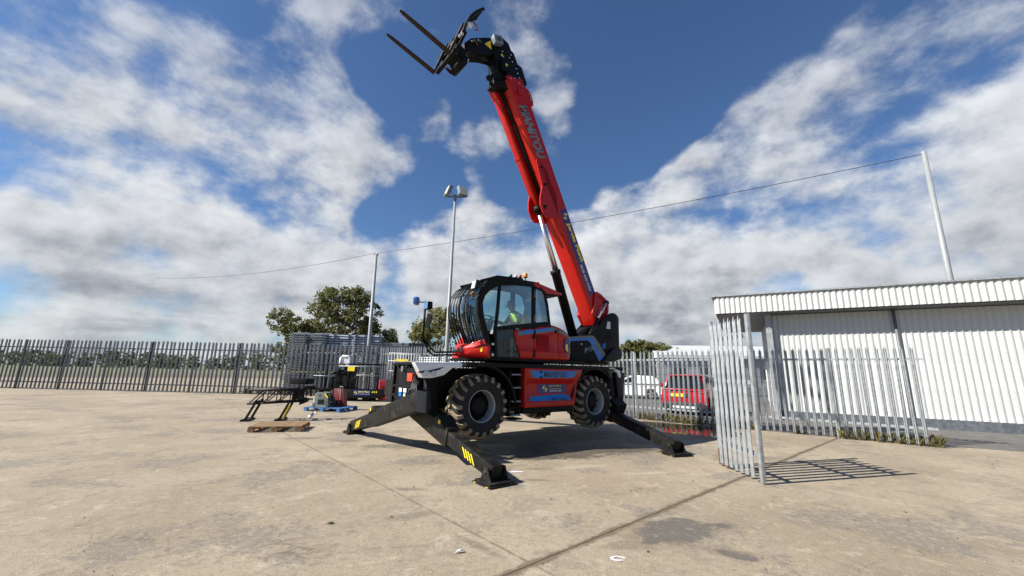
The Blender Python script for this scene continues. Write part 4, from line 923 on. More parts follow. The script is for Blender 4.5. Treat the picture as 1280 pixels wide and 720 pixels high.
for (c0, z0, r0, s0), (c1, z1, r1, s1) in (((-.032, .12, .176, .206), (-.042, .18, .166, .203)),):
    b.loft([[(c+rx_*1.03*math.cos(2*math.pi*k/18), ry_*1.03*math.sin(2*math.pi*k/18), z) for k in range(18)] for c, z, rx_, ry_ in ((c0, z0, r0, s0), (c1, z1, r1, s1))], caps=False)
b.build('reflective_band', REFLECT, vest)
for sg, wr in ((-1, Vector((-.56, -.19, .255))), (1, Vector((-.61, .17, .37)))):
    V = [(tuple(wr), (.022, .034)), (tuple(wr+Vector((-.07, 0, -.005))), (.016, .036))]; Ed = [(0, 1)]
    for i, (dy, ln) in enumerate(((-.032, .058), (-.011, .068), (.011, .064), (.031, .05))):
        base = wr+Vector((-.08, dy, -.005)); k = len(V)
        V += [(tuple(base), .010), (tuple(base+Vector((-ln*.6, dy*.1, -.012))), .009), (tuple(base+Vector((-ln*.8, dy*.1, -.045))), .008)]; Ed += [(1, k), (k, k+1), (k+1, k+2)]
    k = len(V); V += [(tuple(wr+Vector((-.03, sg*-.045, -.01))), .011), (tuple(wr+Vector((-.07, sg*-.062, -.03))), .009)]; Ed += [(0, k), (k, k+1)]
    skin_mesh('hand', V, Ed, SKIN, P, 1)

# ================================================================== PALISADE FENCES AND GATE
def pale_mesh(name, h, w, m):
    """W-profile steel pale with a three-pointed head"""
    b = B(); xs = [-.5, -.28, 0, .28, .5]; yo = [0, -.020, .004, -.020, 0]; t = .006
    def lev(z, k=1.0, dz=None, s=0): return z
    f0, f1, r0, r1 = [], [], [], []
    tops = [h-.06, h-.11, h, h-.11, h-.06]
    for x, y, tz in zip(xs, yo, tops):
        f0.append(b.bm.verts.new((x*w, y-t, .05))); f1.append(b.bm.verts.new((x*w*(1.12 if abs(x) > .4 else 1), y-t-(.012 if x == 0 else 0), tz)))
        r0.append(b.bm.verts.new((x*w, y+t, .05))); r1.append(b.bm.verts.new((x*w*(1.12 if abs(x) > .4 else 1), y+t-(.012 if x == 0 else 0), tz)))
    for i in range(4):
        b._f([f0[i], f0[i+1], f1[i+1], f1[i]]); b._f([r0[i+1], r0[i], r1[i], r1[i+1]]); b._f([f1[i], f1[i+1], r1[i+1], r1[i]])
    b._f([f0[0], f1[0], r1[0], r0[0]]); b._f([f0[4], r0[4], r1[4], f1[4]])
    return b.mesh(name, m)
def fence(label, a, c, h, sp, w, m, pm, post_every, rails, seed, lean=.006, skip=None):
    a, c = Vector(a), Vector(c); d = c-a; L = d.length; ang = math.atan2(d.y, d.x); rnd = random.Random(seed)
    t = thing('palisade_fence', label, 'fence', (a.x, a.y, 0), ang)
    me = pale_mesh('pale', h, w, m); n = int(L/sp)
    for i in range(n):
        if skip and skip(i*sp): continue
        inst('pale', me, t, (i*sp+sp*.5, -.045, rnd.uniform(-.02, .015)), (rnd.gauss(0, .006), rnd.gauss(0, lean), rnd.gauss(0, .03)))
    for z in rails:
        B().bb(0, L, -.032, -.026, z-.03, z+.03).bb(0, L, -.026, .02, z+.024, z+.03).build('rail', pm, t)
    pme = B().bb(-.03, .03, -.02, .05, 0, h-.05).bb(-.05, .05, -.02, -.012, 0, h-.05).mesh('post', pm)
    for k in range(int(L/post_every)+1): inst('post', pme, t, (min(L, k*post_every), 0, 0), (0, rnd.gauss(0, .004), 0))
    return t
fence('dark palisade fence across the back of the yard, behind the black work platform', (-38.0, 25.4), FA, 2.98, .262, .115, GALVD, GALVD, 2.75, (.42, 2.48), 1)
fence('paler middle palisade fence run receding behind the telehandler cab', FA, FM, 2.86, .178, .078, GALV, GALV, 2.75, (.40, 2.42), 2)
fence('bright galvanised palisade fence in front of the parked cars on the right', FM, FE, 2.46, .167, .068, GALV, GALV, 2.90, (.42, 2.10), 3)
G = thing('palisade_gate', 'open galvanised palisade gate leaf at the right edge, rusty at the foot', 'gate', (3.86, 7.72, 0), R_(-90))
gme = pale_mesh('pale', 2.58, .07, GALV)
b = B(); b.bb(-.035, .035, -.03, .03, .03, 2.62); st = b.build('stile', GALV, G, bevel=.006)
B().bb(-.037, .037, -.032, .032, .028, .30).build('rusty_foot', RUST, st)
B().bb(1.18, 1.25, -.03, .03, .03, 2.6).build('stile', GALV, G, bevel=.006)
for k in range(7):
    o = inst('pale', gme, G, (.13+.155*k, -.05, .02), (0, random.gauss(0, .004), random.gauss(0, .05)))
for z in (.42, 1.50, 2.25): B().bb(.036, 1.18, -.028, .012, z-.03, z+.03).build('rail', GALV, G)
b = B(); b.bb(-.06, .12, -.075, -.03, 1.42, 1.56); b.tube([(-.02, -.09, 1.50), (.10, -.09, 1.50), (.10, -.09, 1.38)], .014, 6); b.build('latch', MATS['dark_letter_grey'], G, bevel=.005)
B().bb(.16, .22, -.02, .02, -.0, .42).build('drop_bolt', RUST, G)

# ================================================================== LIGHT MAST, POLE, WIRE
M = thing('floodlight_mast', 'tall grey mast carrying two square floodlights behind the telehandler', 'floodlight', (-3.12, 19.5, 0))
b = B(); b.tube([(0, 0, 0), (.02, 0, 1.2), (.06, 0, 10.45)], [.115, .10, .062], 14); b.build('mast', mat('mast_paint', (.24, .255, .265), .5, var=.06), M)
b = B(); b.bb(-.42, .54, -.03, .03, 10.42, 10.48); b.tube([(.06, 0, 10.3), (.06, 0, 10.55)], .08, 12); b.build('cross_bar', GREY, M)
for x, rz, tilt in ((-.30, -62, -18), (.42, 38, -18)):
    Rm = Matrix.Rotation(R_(rz), 3, 'Z') @ Matrix.Rotation(R_(tilt), 3, 'X')
    c = Vector((x, 0, 10.76)); b = B(); b.box(c, (.52, .20, .54), Rm); f = b.build('floodlight', MATS['letter_grey'], M, bevel=.02)
    b = B(); b.box(c+Rm @ Vector((0, -.105, 0)), (.48, .012, .50), Rm); b.build('lamp_glass', LIT, f)
    b = B(); b.beam((x-.2, 0, 10.48), (x+.2, 0, 10.48), .05, .02); b.beam((x-.2, 0, 10.48), (x-.22, 0, 10.76), .03, .02, up=(0, 1, 0)); b.beam((x+.2, 0, 10.48), (x+.22, 0, 10.76), .03, .02, up=(0, 1, 0)); b.build('lamp_bracket', GREY, f)
Pp = thing('utility_pole', 'plain grey pole holding the overhead wire behind the back fence on the left', 'pole', (-8.75, 25.2, 0))
b = B(); b.tube([(-.12, 0, 0), (-.10, 0, 2), (-.16, 0, 8.92)], [.13, .12, .085], 12); b.build('pole', MATS['mast_paint'], Pp)
b = B(); b.bb(-.30, -.02, -.03, .03, 8.84, 8.90); b.tube([(-.26, 0, 8.9), (-.26, 0, 8.99)], .03, 8); b.tube([(-.06, 0, 8.9), (-.06, 0, 8.99)], .03, 8); b.build('cap_bracket', GREY, Pp)
P2 = thing('utility_pole', 'plain grey pole holding the overhead wire beyond the white shed', 'pole', (17.6, 15.6, 0))
b = B(); b.tube([(0, 0, 0), (0, 0, 11.2)], [.13, .085], 12); b.build('pole', MATS['mast_paint'], P2)
def cable(name, a, c, sag, label):
    a, c = Vector(a), Vector(c); b = B(); pts = []
    for i in range(41):
        s = i/40; p = a.lerp(c, s); p.z -= sag*4*s*(1-s); pts.append(p)
    b.tube(pts, .014, 5); return tag(b.build(name, CARBLK), label, 'wire')
cable('overhead_wire', (-8.81, 25.2, 8.99), (17.6, 15.6, 11.1), .28, 'thin overhead wire crossing the sky behind the raised boom')
cable('overhead_wire', (-9.01, 25.2, 8.99), (-30, 33, 8.7), .5, 'thin overhead wire sagging down to the left of the grey pole')

# ================================================================== STACKS BEHIND THE FENCE
def bundle(name, label, c, L, Wd, n, lh, rz, m, ridged=True, group=None, seed=0):
    t = thing(name, label, 'stack', c, R_(rz), group); rnd = random.Random(seed)
    b = B(); k = 7; prof = []
    for i in range(k*4+1):
        y = -Wd/2+Wd*i/(k*4); ph = i % 4; prof.append((y, lh*.55 if ph in (1, 2) else 0))
    poly = prof+[(y, z+lh*.12) for y, z in prof[::-1]]
    me = B().prism(poly, -L/2, L/2, 'x').mesh('sheet', m) if ridged else B().bb(-L/2, L/2, -Wd/2, Wd/2, 0, lh*.8).mesh('sheet', m)
    for j in range(n): inst('sheet', me, t, (rnd.uniform(-.05, .05), rnd.uniform(-.02, .02), .1+j*lh), (0, 0, rnd.gauss(0, .006)))
    for x in (-L*.32, L*.32): B().bb(x-.05, x+.05, -Wd/2, Wd/2, 0, .1).build('bearer', WOOD, t)
    for x in (-L*.3, L*.3): B().bb(x-.02, x+.02, -Wd/2-.03, Wd/2+.03, .1, .12+n*lh).build('strap', GREY, t)
    return t
grp = 'bundles of galvanised sheets stacked behind the back fence'
k = 0
for x, rz, L, Wd in ((-13.75, 82, 2.2, 1.15), (-12.45, 78, 2.2, .95), (-11.4, 12, 1.5, 1.0), (-10.15, 12, .95, 1.0), (-9.15, 10, .85, 1.0)):
    si = ('left', 'second', 'third', 'fourth', 'fifth')[k//3]
    for lv in range(3):
        bundle('sheet_bundle', ('lowest', 'middle', 'topmost')[lv]+' bundle of galvanised sheets in the '+('stack at the left end' if si == 'left' else si+' stack from the left')+' behind the back fence', (x+.04*lv, 27.1, .05+1.28*lv), L, Wd, 7, .155, rz, GALVB if lv == 2 else GALV, True, grp, k); k += 1
for x, y, L, n, m, lab in ((-7.9, 27.4, 2.0, 12, GALV, 'low stack of pale steel strips just right of the grey pole, behind the back fence'), (-6.15, 27.2, 1.3, 12, CARBLK, 'dark wrapped stack beside the pale strips behind the fence')):
    t = bundle('strip_stack', lab, (x, y, 1.9), L, 1.0, n, .11, 6, m, False, None, 50)
    B().bb(-L/2, L/2, -.5, .5, -1.9, -.02).build('support_block', GALVD, t)
for j, (x, y) in enumerate(((-4.6, 25.4), (-2.4, 24.2), (-.2, 23.0))):
    t = bundle('panel_stack', ['long stack of bluish steel panels behind the middle fence, nearest the dark wrapped stack', 'long stack of bluish steel panels behind the middle fence, under the mirrors', 'long stack of bluish steel panels behind the middle fence, hidden mostly by the cab'][j], (x, y, .05), 2.1, 1.2, 19, .118, -28, GALVB, True, None, 60+j)

# ================================================================== WORK PLATFORM IN FRONT OF THE BACK FENCE
K = thing('work_platform', 'black caged work platform with railings and a blue sign, standing before the back fence', 'platform', (-8.05, 21.0, 0), R_(-3))
b = B(); b.bb(-.55, 1.62, -.6, .6, .16, .56); b.bb(-3.1, -.55, -.5, .5, .50, .57); b.bb(-3.05, -2.2, -.4, .4, .75, 1.02); b.bb(-2.9, -2.8, -.3, .3, .0, .5); deck = b.build('deck', BLACK, K, bevel=.01)
b = B(); b.bb(-.3, .2, -.4, .4, .0, .16); b.bb(.75, 1.15, -.4, .4, 0, .16); b.bb(-1.5, -1.3, -.4, .4, 0, .48); b.build('fork_pocket', BLACK, K)
def rail(pts, r, m=BLACK, nm='rail'): return B().tube(pts, r, 6).build(nm, m, K)
for y in (-.58, .58):
    rail([(-1.7, y, 1.78), (1.6, y, 1.80)], .03)
    for x in (-1.7, -1.15, -.55, 0, .55, 1.1, 1.58): rail([(x, y, .5), (x, y, 1.79)], .022, BLACK, 'upright')
rail([(-.45, -.62, 1.68), (1.6, -.62, 1.69)], .028, GALV); rail([(-1.72, -.62, 1.20), (-.75, -.62, 1.18)], .022, GALV); rail([(.45, -.62, 1.25), (.75, -.62, 1.27), (1.6, -.62, 1.25)], .022, GALV)
rail([(.1, -.60, .95), (.5, -.6, 1.25), (.55, -.6, 1.25)], .03); rail([(1.58, -.58, 1.78), (1.58, .58, 1.78)], .03); rail([(-1.7, -.58, 1.78), (-1.7, .58, 1.78)], .03)
b = B(); b.bb(-1.1, -.35, -.3, .3, .6, 1.15); b.bb(-.75, -.05, -.35, .2, .9, 1.5); b.bb(-.3, .15, -.4, .1, .56, 1.7); b.tube([(-.9, -.35, 1.3), (-.5, -.4, 1.45), (-.1, -.4, 1.2)], .06, 8); b.tube([(-.6, -.4, 1.5), (-.3, -.45, 1.75), (.0, -.4, 1.4)], .04, 8); b.build('control_unit', BLACK, K, bevel=.03)
b = B(); b.tube([(-.62, -.30, 1.62), (-.60, -.3, 2.10), (-.52, -.3, 2.20), (-.20, -.3, 2.20), (-.12, -.3, 2.10), (-.08, -.3, 1.62)], .045, 8); b.bb(-.60, -.10, -.28, -.24, 1.66, 2.16); b.build('pale_backrest', SILVER, K)
B().bb(-.02, .33, -.64, -.60, 1.45, 1.68).build('yellow_panel', HAZARD, K)
B().bb(.38, 1.22, -.615, -.60, .29, .53).build('company_sign', DBLUE, K)
text('lettering', 'Jarvie Plant', (.62, -.62, .41), (1, 0, 0), (0, 0, 1), .56, .085, YELLOW, K, bold=.03); text('lettering', 'The Nationwide Network', (.62, -.62, .345), (1, 0, 0), (0, 0, 1), .56, .03, WHITE, K)
roundel((.49, -.62, .41), (1, 0, 0), (0, 0, 1), .08, K)
for x in range(3): B().prism([(1.28+.10*x, .42), (1.33+.10*x, .42), (1.37+.10*x, .50), (1.32+.10*x, .50)], -.601, -.605).build('hazard_stripe', HAZARD, K)

# red plastic barrier
Rb = thing('plastic_barrier', 'red plastic traffic barrier standing at the end of the black work platform', 'barrier', (-6.5, 21.9, 0), R_(-62))
b = B(); b.prism([(-.17, .02), (.17, .02), (.12, .14), (.09, .5), (.07, 1.0), (-.07, 1.0), (-.09, .5), (-.12, .14)], -.45, .45, 'y'); b.build('body', REDP, Rb, bevel=.02)
for z in (.30, .66):
    for y in (-.2, .22): B().bb(-.122, .122, y-.07, y+.07, z-.06, z+.06).build('pocket_shade', mat('barrier_pocket%d' % (z*100+y*10), (.16, .008, .012), .6, var=.1) if False else DKRED, Rb, bevel=.01)  # solid blocks; the shade inside the pockets is put into their dark red
# caged white tank seen over the chassis
Ib = thing('caged_tank', 'white mesh caged tank with a yellow strip beyond the front of the telehandler', 'tank', (-5.48, 21.0, 0), R_(-8))
B().bb(-.06, .52, -.5, .5, .15, 1.72).build('tank', mat('white_plastic', (.62, .63, .60), .5, var=.08), Ib, bevel=.06)
B().bb(-.6, .6, -.55, .55, 0, .15).build('pallet_base', GALVD, Ib)
cb = []
for k in range(9):
    x = -.6+.15*k
    for y in (-.56, .56): B().tube([(x, y, .15), (x, y, 2.38)], .012, 5).build('cage_bar', WHITE, Ib)
for z in (.5, 1.0, 1.5, 2.0, 2.38):
    for y in (-.56, .56): B().tube([(-.61, y, z), (.61, y, z)], .014, 5).build('cage_bar', WHITE, Ib)
    for x in (-.61, .61): B().tube([(x, -.56, z), (x, .56, z)], .014, 5).build('cage_bar', WHITE, Ib)
B().bb(-.22, .44, -.60, -.58, 1.98, 2.08).build('yellow_strip', HAZARD, Ib)

# ================================================================== PALLETS AND ATTACHMENTS
def pallet(label, loc, rz, L, D, m, seed):
    t = thing('pallet', label, 'pallet', loc, R_(rz)); rnd = random.Random(seed)
    me = B().bb(-L/2, L/2, -.05, .05, .122, .144).mesh('board', m); n = 7
    for i in range(n): inst('board', me, t, (rnd.uniform(-.008, .008), -D/2+.05+(D-.1)*i/(n-1), 0), (0, 0, rnd.gauss(0, .006)))
    st = B().bb(-.05, .05, -D/2, D/2, .10, .121).mesh('stringer', m); bl = B().bb(-.07, .07, -.05, .05, .02, .10).mesh('block', m); ru = B().bb(-.05, .05, -D/2, D/2, 0, .02).mesh('runner', m)
    for x in (-L/2+.07, 0, L/2-.07):
        inst('stringer', st, t, (x, 0, 0)); inst('runner', ru, t, (x, 0, 0))
        for y in (-D/2+.05, 0, D/2-.05): inst('block', bl, t, (x, y, 0))
    return t
pallet('blue pallet carrying the grey and dark red attachments, left of the telehandler', (-6.82, 15.95, 0), -12, 1.5, 1.15, PALLETB, 1)
pallet('bare wooden pallet lying at the left edge of the yard', (-5.95, 10.95, 0), 14, 1.2, 1.0, WOOD, 2)
A1 = thing('fork_attachment', 'grey welded lifting attachment with a yellow mark standing on the blue pallet', 'attachment', (-7.05, 15.78, .144), R_(-10)); A1.scale = (.82, .82, .82)
b = B(); b.prism([(-.42, 0), (.38, 0), (.42, .10), (.36, .42), (.12, .66), (-.22, .66), (-.34, .30)], -.28, -.24); b.build('side_plate', GREENG, A1, bevel=.006)
b = B(); b.prism([(-.42, 0), (.38, 0), (.42, .10), (.36, .42), (.12, .66), (-.22, .66), (-.34, .30)], .22, .26); b.build('side_plate', GREENG, A1, bevel=.006)
b = B(); b.bb(-.36, .34, -.24, .22, .0, .08); b.bb(-.2, .14, -.24, .22, .56, .62); b.tube([(-.1, -.3, .55), (-.1, .3, .55)], .06, 10); b.bb(-.3, .30, -.06, .0, .05, .56); b.build('cross_plate', GREENG, A1)
b = B(); b.box((.27, -.285, .52), (.26, .008, .05), Matrix.Rotation(R_(45), 3, 'Y')); b.build('yellow_mark', HAZARD, A1)
B().bb(-.25, .3, -.287, -.281, .03, .07).build('pale_label', mat('pale_green_paint', (.25, .33, .29), .6, var=.1), A1)
B().bb(-.12, .18, -.287, -.279, .14, .34).build('opening', BLACK, A1)
A2 = thing('hook_attachment', 'dark red tapered hook attachment standing on the blue pallet', 'attachment', (-6.62, 16.2, .144), R_(-12)); A2.scale = (.72, .72, .72)
b = B(); b.prism([(-.30, .05), (.38, .02), (.22, .88), (-.34, .92)], -.14, .14); b.build('tapered_body', DKRED, A2, bevel=.012)
b = B(); b.tube([(-.05, -.15, .9), (.0, -.18, .5), (-.1, -.17, .2)], .012, 6); b.tube([(.05, -.15, .9), (.12, -.2, .4), (.1, -.3, .04)], .012, 6); b.tube([(-.1, 0, .9), (-.05, 0, 1.02), (.08, 0, 1.02), (.1, 0, .88)], .025, 8); b.build('chain', GALV, A2)
b = B(); b.bb(-.28, .3, -.25, .25, .0, .045); b.build('base_plate', DKRED, A2)
# lattice jib lying at the left edge
J = thing('lattice_jib', 'dark steel lattice jib resting on stands at the left edge of the yard', 'jib', (-6.58, 13.0, 0), R_(16))
def lb(a, c, r, nm='brace'): return B().tube([a, c], r, 6).build(nm, LEGBLK, J)
def jb(x, y, z): s = max(0, (x+3.2)/3.4); return (x, y*(1-.35*s), .72+.10*x*.3+z*(1-.3*s))
for y in (-.32, .32):
    for z in (-.22, .26): B().tube([jb(-1.35, y, z), jb(0.15, y, z)], .032, 8).build('chord', LEGBLK, J)
for k in range(4):
    x0 = -1.32+.365*k; x1 = x0+.365
    for y in (-.32, .32): lb(jb(x0, y, -.22), jb(x1, y, .26), .018); lb(jb(x1, y, .26), jb(x1, y, -.22), .016)
    for z in (-.22, .26): lb(jb(x0, -.32, z), jb(x1, .32, z), .016); lb(jb(x1, -.32, z), jb(x1, .32, z), .016)
b = B(); b.prism([(.05, .45), (.22, .52), (.27, .62), (.10, .66), (-.02, .98), (-.06, .98)], -.2, -.16); b.prism([(.05, .45), (.22, .52), (.27, .62), (.10, .66), (-.02, .98), (-.06, .98)], .16, .2); b.tube([(.2, -.22, .57), (.2, .22, .57)], .035, 8); b.tube([(0, -.2, .9), (.15, -.1, 1.0), (.28, 0, .9), (.3, .1, .7)], .03, 6); b.box((.28, .25, .95), (.24, .2, .12)); b.build('head', LEGBLK, J)
for x in (-.25, -1.15):
    b = B(); b.beam((x-.2, -.3, 0), (x+.05, -.28, .6), .06, .06); b.beam((x-.2, .3, 0), (x+.05, .28, .6), .06, .06); b.beam((x+.05, -.3, .55), (x+.05, .3, .55), .06, .06, up=(0, 0, 1)); b.bb(x-.3, x-.1, -.35, .35, 0, .05); b.build('stand', LEGBLK, J)
B().box((-.26, -.36, .26), (.05, .02, .42), Matrix.Rotation(R_(20), 3, 'Y')).build('yellow_mark', HAZARD, J)
b = B(); b.tube([(.42, -.1, .66), (.5, -.2, .35), (.40, -.3, .08)], .015, 6); b.build('chain', GALV, J); b = B(); b.tube([(.36, -.38, .06), (.50, -.32, .20)], [.055, .04], 8); b.tube([(.48, -.3, .18), (.60, -.28, .28)], .02, 6); b.build('steel_shackle', CHROME, J)

# ================================================================== CARS
def car(label, loc, rz, L, Wd, H, prof, green, paint, seed):
    """x forward; prof: lower body side outline; green: greenhouse outline (x,z)"""
    t = thing('parked_car', label, 'car', loc, R_(rz)); w = Wd/2
    b = B()
    def ring(y, sx, dz=0): return [(x*sx, y, z+dz) for x, z in prof]
    b.loft([ring(-w+.10, .975), ring(-w+.02, .995), ring(-w, 1), ring(w, 1), ring(w-.02, .995), ring(w-.10, .975)]); body = b.build('body', paint, t, bevel=.03)
    b = B(); zb = min(z for x, z in green); zt = max(z for x, z in green)
    def ins(z): return .05+.17*(z-zb)/(zt-zb)
    b.loft([[(x, -(w-ins(z)), z) for x, z in green], [(x, (w-ins(z)), z) for x, z in green]]); b.build('roof', paint, t, bevel=.025)
    return t, body, w, ins
def car_wheels(t, w, xs, r):
    b = B(); pr = [(r*.66, -.10), (r*.72, -.11), (r*.93, -.10), (r, -.06), (r, .10)]; b.lathe(pr, (0, 0, 0), 'y', 28); tm = b.mesh('wheel', CARBLK)
    b = B(); b.lathe([(r*.70, -.10), (r*.66, -.085), (r*.64, -.04)], (0, 0, 0), 'y', 24)
    for k in range(5): 
        a = 2*math.pi*k/5; b.beam((0, -.075, 0), (r*.68*math.cos(a), -.085, r*.68*math.sin(a)), .07, .03, up=(0, 1, 0))
    b.lathe([(.001, -.095), (.05, -.09), (.05, -.05)], (0, 0, 0), 'y', 12); rm = b.mesh('rim', ALLOY)
    b = B(); b.lathe([(.001, -.03), (r*.68, -.03)], (0, 0, 0), 'y', 20); dm = b.mesh('disc', CARBLK)
    for x in xs:
        for s in (-1, 1):
            o = inst('wheel', tm, t, (x, s*(w-.085), r), (0, .4*x, 0 if s < 0 else math.pi)); inst('rim', rm, o); inst('disc', dm, o)
def side_plate(t, nm, poly, yfun, s, m, th=.008):
    """thin panel hugging the tapered greenhouse side"""
    a = [(x, s*(yfun(z)+.002), z) for x, z in poly]; c = [(x, s*(yfun(z)+.002+th), z) for x, z in poly]; return B().loft([a, c]).build(nm, m, t)
# red estate-type SUV seen from behind
pr = [(-2.15, .42), (-2.20, .60), (-2.17, .98), (-2.12, 1.02), (-.6, 1.03), (.85, 1.02), (1.75, .90), (2.12, .76), (2.18, .50), (2.12, .30), (1.75, .26), (-1.9, .26)]
gr_ = [(-2.10, 1.00), (-1.98, 1.30), (-1.84, 1.54), (-1.5, 1.60), (-.4, 1.62), (.2, 1.57), (1.0, 1.02)]
ct, cb_, w, ins = car('red five-door car parked behind the palisade fence on the right', (8.42, 18.5, 0), 52, 4.35, 1.80, 1.62, pr, gr_, CARRED, 1)
yf = lambda z: w-(.05+.17*(z-1.0)/.62)
for s in (-1, 1):
    side_plate(ct, 'side_window', [(-1.78, 1.10), (-1.62, 1.42), (-1.30, 1.50), (-1.05, 1.51), (-1.05, 1.08)], yf, s, CARGLASS)
    side_plate(ct, 'side_window', [(-1.0, 1.08), (-1.0, 1.515), (-.05, 1.51), (-.05, 1.07)], yf, s, CARGLASS); side_plate(ct, 'side_window', [(0, 1.07), (0, 1.50), (.22, 1.46), (.82, 1.09)], yf, s, CARGLASS)
    B().tube([(-1.7, s*.66, 1.60), (-1.5, s*.66, 1.66), (0, s*.66, 1.67), (.2, s*.66, 1.62)], .022, 6).build('roof_rail', CARBLK, ct)
    for x in (-1.32, 1.36):
        b = B(); b.lathe([(.38, s*(w-.03)), (.38, s*(w+.006)), (.335, s*(w+.006)), (.001, s*(w+.004))], (x, 0, .36), 'y', 28); b.build('wheel_arch', CARBLK, ct)
    B().bb(-2.06, 2.0, s*(w-.02), s*(w+.012), .24, .38).build('sill', CARBLK, ct)
    b = B(); b.loft([[(-2.205+.03, s*(.50), .90), (-2.205+.03, s*.86, .90), (-2.19, s*.885, 1.0), (-2.19, s*.55, .98)], [(-2.215, s*(.50), .90), (-2.215, s*.88, .90), (-2.19, s*.895, 1.0), (-2.205, s*.55, .98)]]); b.build('tail_light', LENS_R, ct)
    b = B(); b.box((.62, s*(w+.08), 1.10), (.10, .16, .12)); b.build('wing_mirror', CARRED, ct, bevel=.03)
b = B(); b.loft([[(-2.09, y, 1.06) for y in (-.76, .76)]+[(-1.985, y, 1.30) for y in (.70, -.70)]+[(-1.87, y, 1.50) for y in (.64, -.64)][:0], [(-2.115, y, 1.06) for y in (-.76, .76)]+[(-2.01, y, 1.30) for y in (.70, -.70)]]); b.loft([[(-1.985, y, 1.302) for y in (-.70, .70)]+[(-1.87, y, 1.50) for y in (.64, -.64)], [(-2.01, y, 1.302) for y in (-.70, .70)]+[(-1.895, y, 1.50) for y in (.64, -.64)]]); b.build('rear_window', CARGLASS, ct)
B().bb(-1.98, -1.72, -.62, .62, 1.545, 1.60).build('rear_spoiler', CARRED, ct, bevel=.02)
b = B(); b.bb(-2.235, -2.1, -.80, .80, .26, .50); b.build('rear_bumper', CARBLK, ct, bevel=.03); B().bb(-2.245, -2.2, -.45, .45, .27, .36).build('skid_plate', SILVER, ct, bevel=.01)
B().bb(-2.225, -2.19, .02, .54, .72, .84).build('number_plate', HAZARD, ct)
B().bb(-2.215, -2.19, -.20, -.0, .70, .86).build('plate_recess', CARBLK, ct); b = B(); b.tube([(-2.06, 0, 1.08), (-2.02, .3, 1.18)], .012, 5); b.build('rear_wiper', CARBLK, ct)
B().bb(-2.215, -2.17, -.82, .82, .965, .985).build('tailgate_seam', CARBLK, ct)
car_wheels(ct, w, (-1.32, 1.36), .345)
# white hatchback
pr = [(-1.95, .45), (-2.0, .62), (-1.96, .92), (-1.85, .98), (-.6, .98), (.8, .95), (1.55, .82), (1.92, .66), (1.97, .45), (1.9, .26), (-1.75, .24)]
gr_ = [(-1.86, .95), (-1.62, 1.30), (-1.32, 1.46), (-.3, 1.50), (.1, 1.46), (1.0, .95)]
ct, cb_, w, ins = car('small white van with plain windowless side parked farther off behind the palisade fence', (8.3, 27.9, 0), 158, 3.97, 1.70, 1.5, pr, gr_, CARWHITE, 2)
yf2 = lambda z: w-(.05+.17*(z-.95)/.55)
for s in (-1, 1):
    side_plate(ct, 'side_window', [(-.30, 1.02), (-.30, 1.38), (.12, 1.36), (.78, 1.0)], yf2, s, CARGLASS); B().bb(-1.5, -.42, s*(w-.01), s*(w+.004), .935, .945).build('side_seam', GREY, ct)
    b = B(); b.bb(-2.0, -1.80, s*.62, s*(w+.006), .82, 1.02); b.build('tail_light', LENS_R, ct, bevel=.02)
    for x in (-1.2, 1.25):
        b = B(); b.lathe([(.355, s*(w-.03)), (.355, s*(w+.006)), (.32, s*(w+.006)), (.001, s*(w+.004))], (x, 0, .33), 'y', 28); b.build('wheel_arch', CARBLK, ct)
b = B(); b.loft([[(-1.845, y, 1.0) for y in (-.72, .72)]+[(-1.50, y, 1.385) for y in (.60, -.60)], [(-1.862, y, 1.0) for y in (-.72, .72)]+[(-1.515, y, 1.39) for y in (.60, -.60)]]); b.build('rear_window', CARGLASS, ct)
b = B(); b.bb(-2.03, -1.9, -.74, .74, .24, .46); b.build('rear_bumper', CARBLK, ct, bevel=.03); B().bb(-2.02, -1.98, -.26, .26, .66, .77).build('number_plate', HAZARD, ct)
car_wheels(ct, w, (-1.2, 1.25), .315)

# ================================================================== SHED WITH RIBBED CANOPY AND FAR BUILDING
Sh = thing('white_shed', 'white ribbed metal shed whose canopy corner juts in at the right edge', 'shed', (8.36, 16.2, 0), R_(-29.5))
b = B(); b.bb(1.9, 9.5, .8, 8, 0, 4.0); b.build('wall', CLADW, Sh)
B().bb(.06, 9.6, .06, 8.1, 4.02, 4.10).build('canopy_soffit', GREY, Sh)
pan = B().prism([(0, 0), (.06, -.04), (.12, -.04), (.18, 0), (.18, .012), (0, .012)], 4.06, 4.74, 'z').mesh('ribbed_panel', CLADW)
for k in range(53): inst('ribbed_panel', pan, Sh, (.02+.18*k, 0, 0))
for k in range(44): inst('ribbed_panel', pan, Sh, (0, 8.0-.18*k, 0), (0, 0, R_(-90)))
wp = B().prism([(0, 0), (.06, -.03), (.12, -.03), (.18, 0), (.18, .012), (0, .012)], .32, 4.0, 'z').mesh('ribbed_panel', CLADW)
for k in range(42): inst('ribbed_panel', wp, Sh, (1.92+.18*k, .795, 0))
for k in range(39): inst('ribbed_panel', wp, Sh, (1.895, 7.95-.18*k, 0), (0, 0, R_(-90)))
B().bb(1.86, 9.52, .74, .80, 0, .31).build('plinth', GALVD, Sh); b = B(); b.tube([(5.6, .70, 0), (5.6, .70, 4.0)], .05, 8); b.build('downpipe', GREY, Sh)
B().bb(-.12, 9.7, -.10, 8.2, 4.745, 4.80).build('roof_flashing', GALV, Sh)
b = B(); b.bb(1.7, 1.9, .5, .7, 0, 4.02); b.build('column', GALV, Sh)
Fb = thing('far_building', 'long low white roofed building far beyond the car park', 'building', (27, 58, 0), R_(-6))
B().bb(-5.5, 22, 0, 14, 0, 3.9).build('wall', mat('far_wall', (.30, .31, .32), .8, var=.15), Fb)
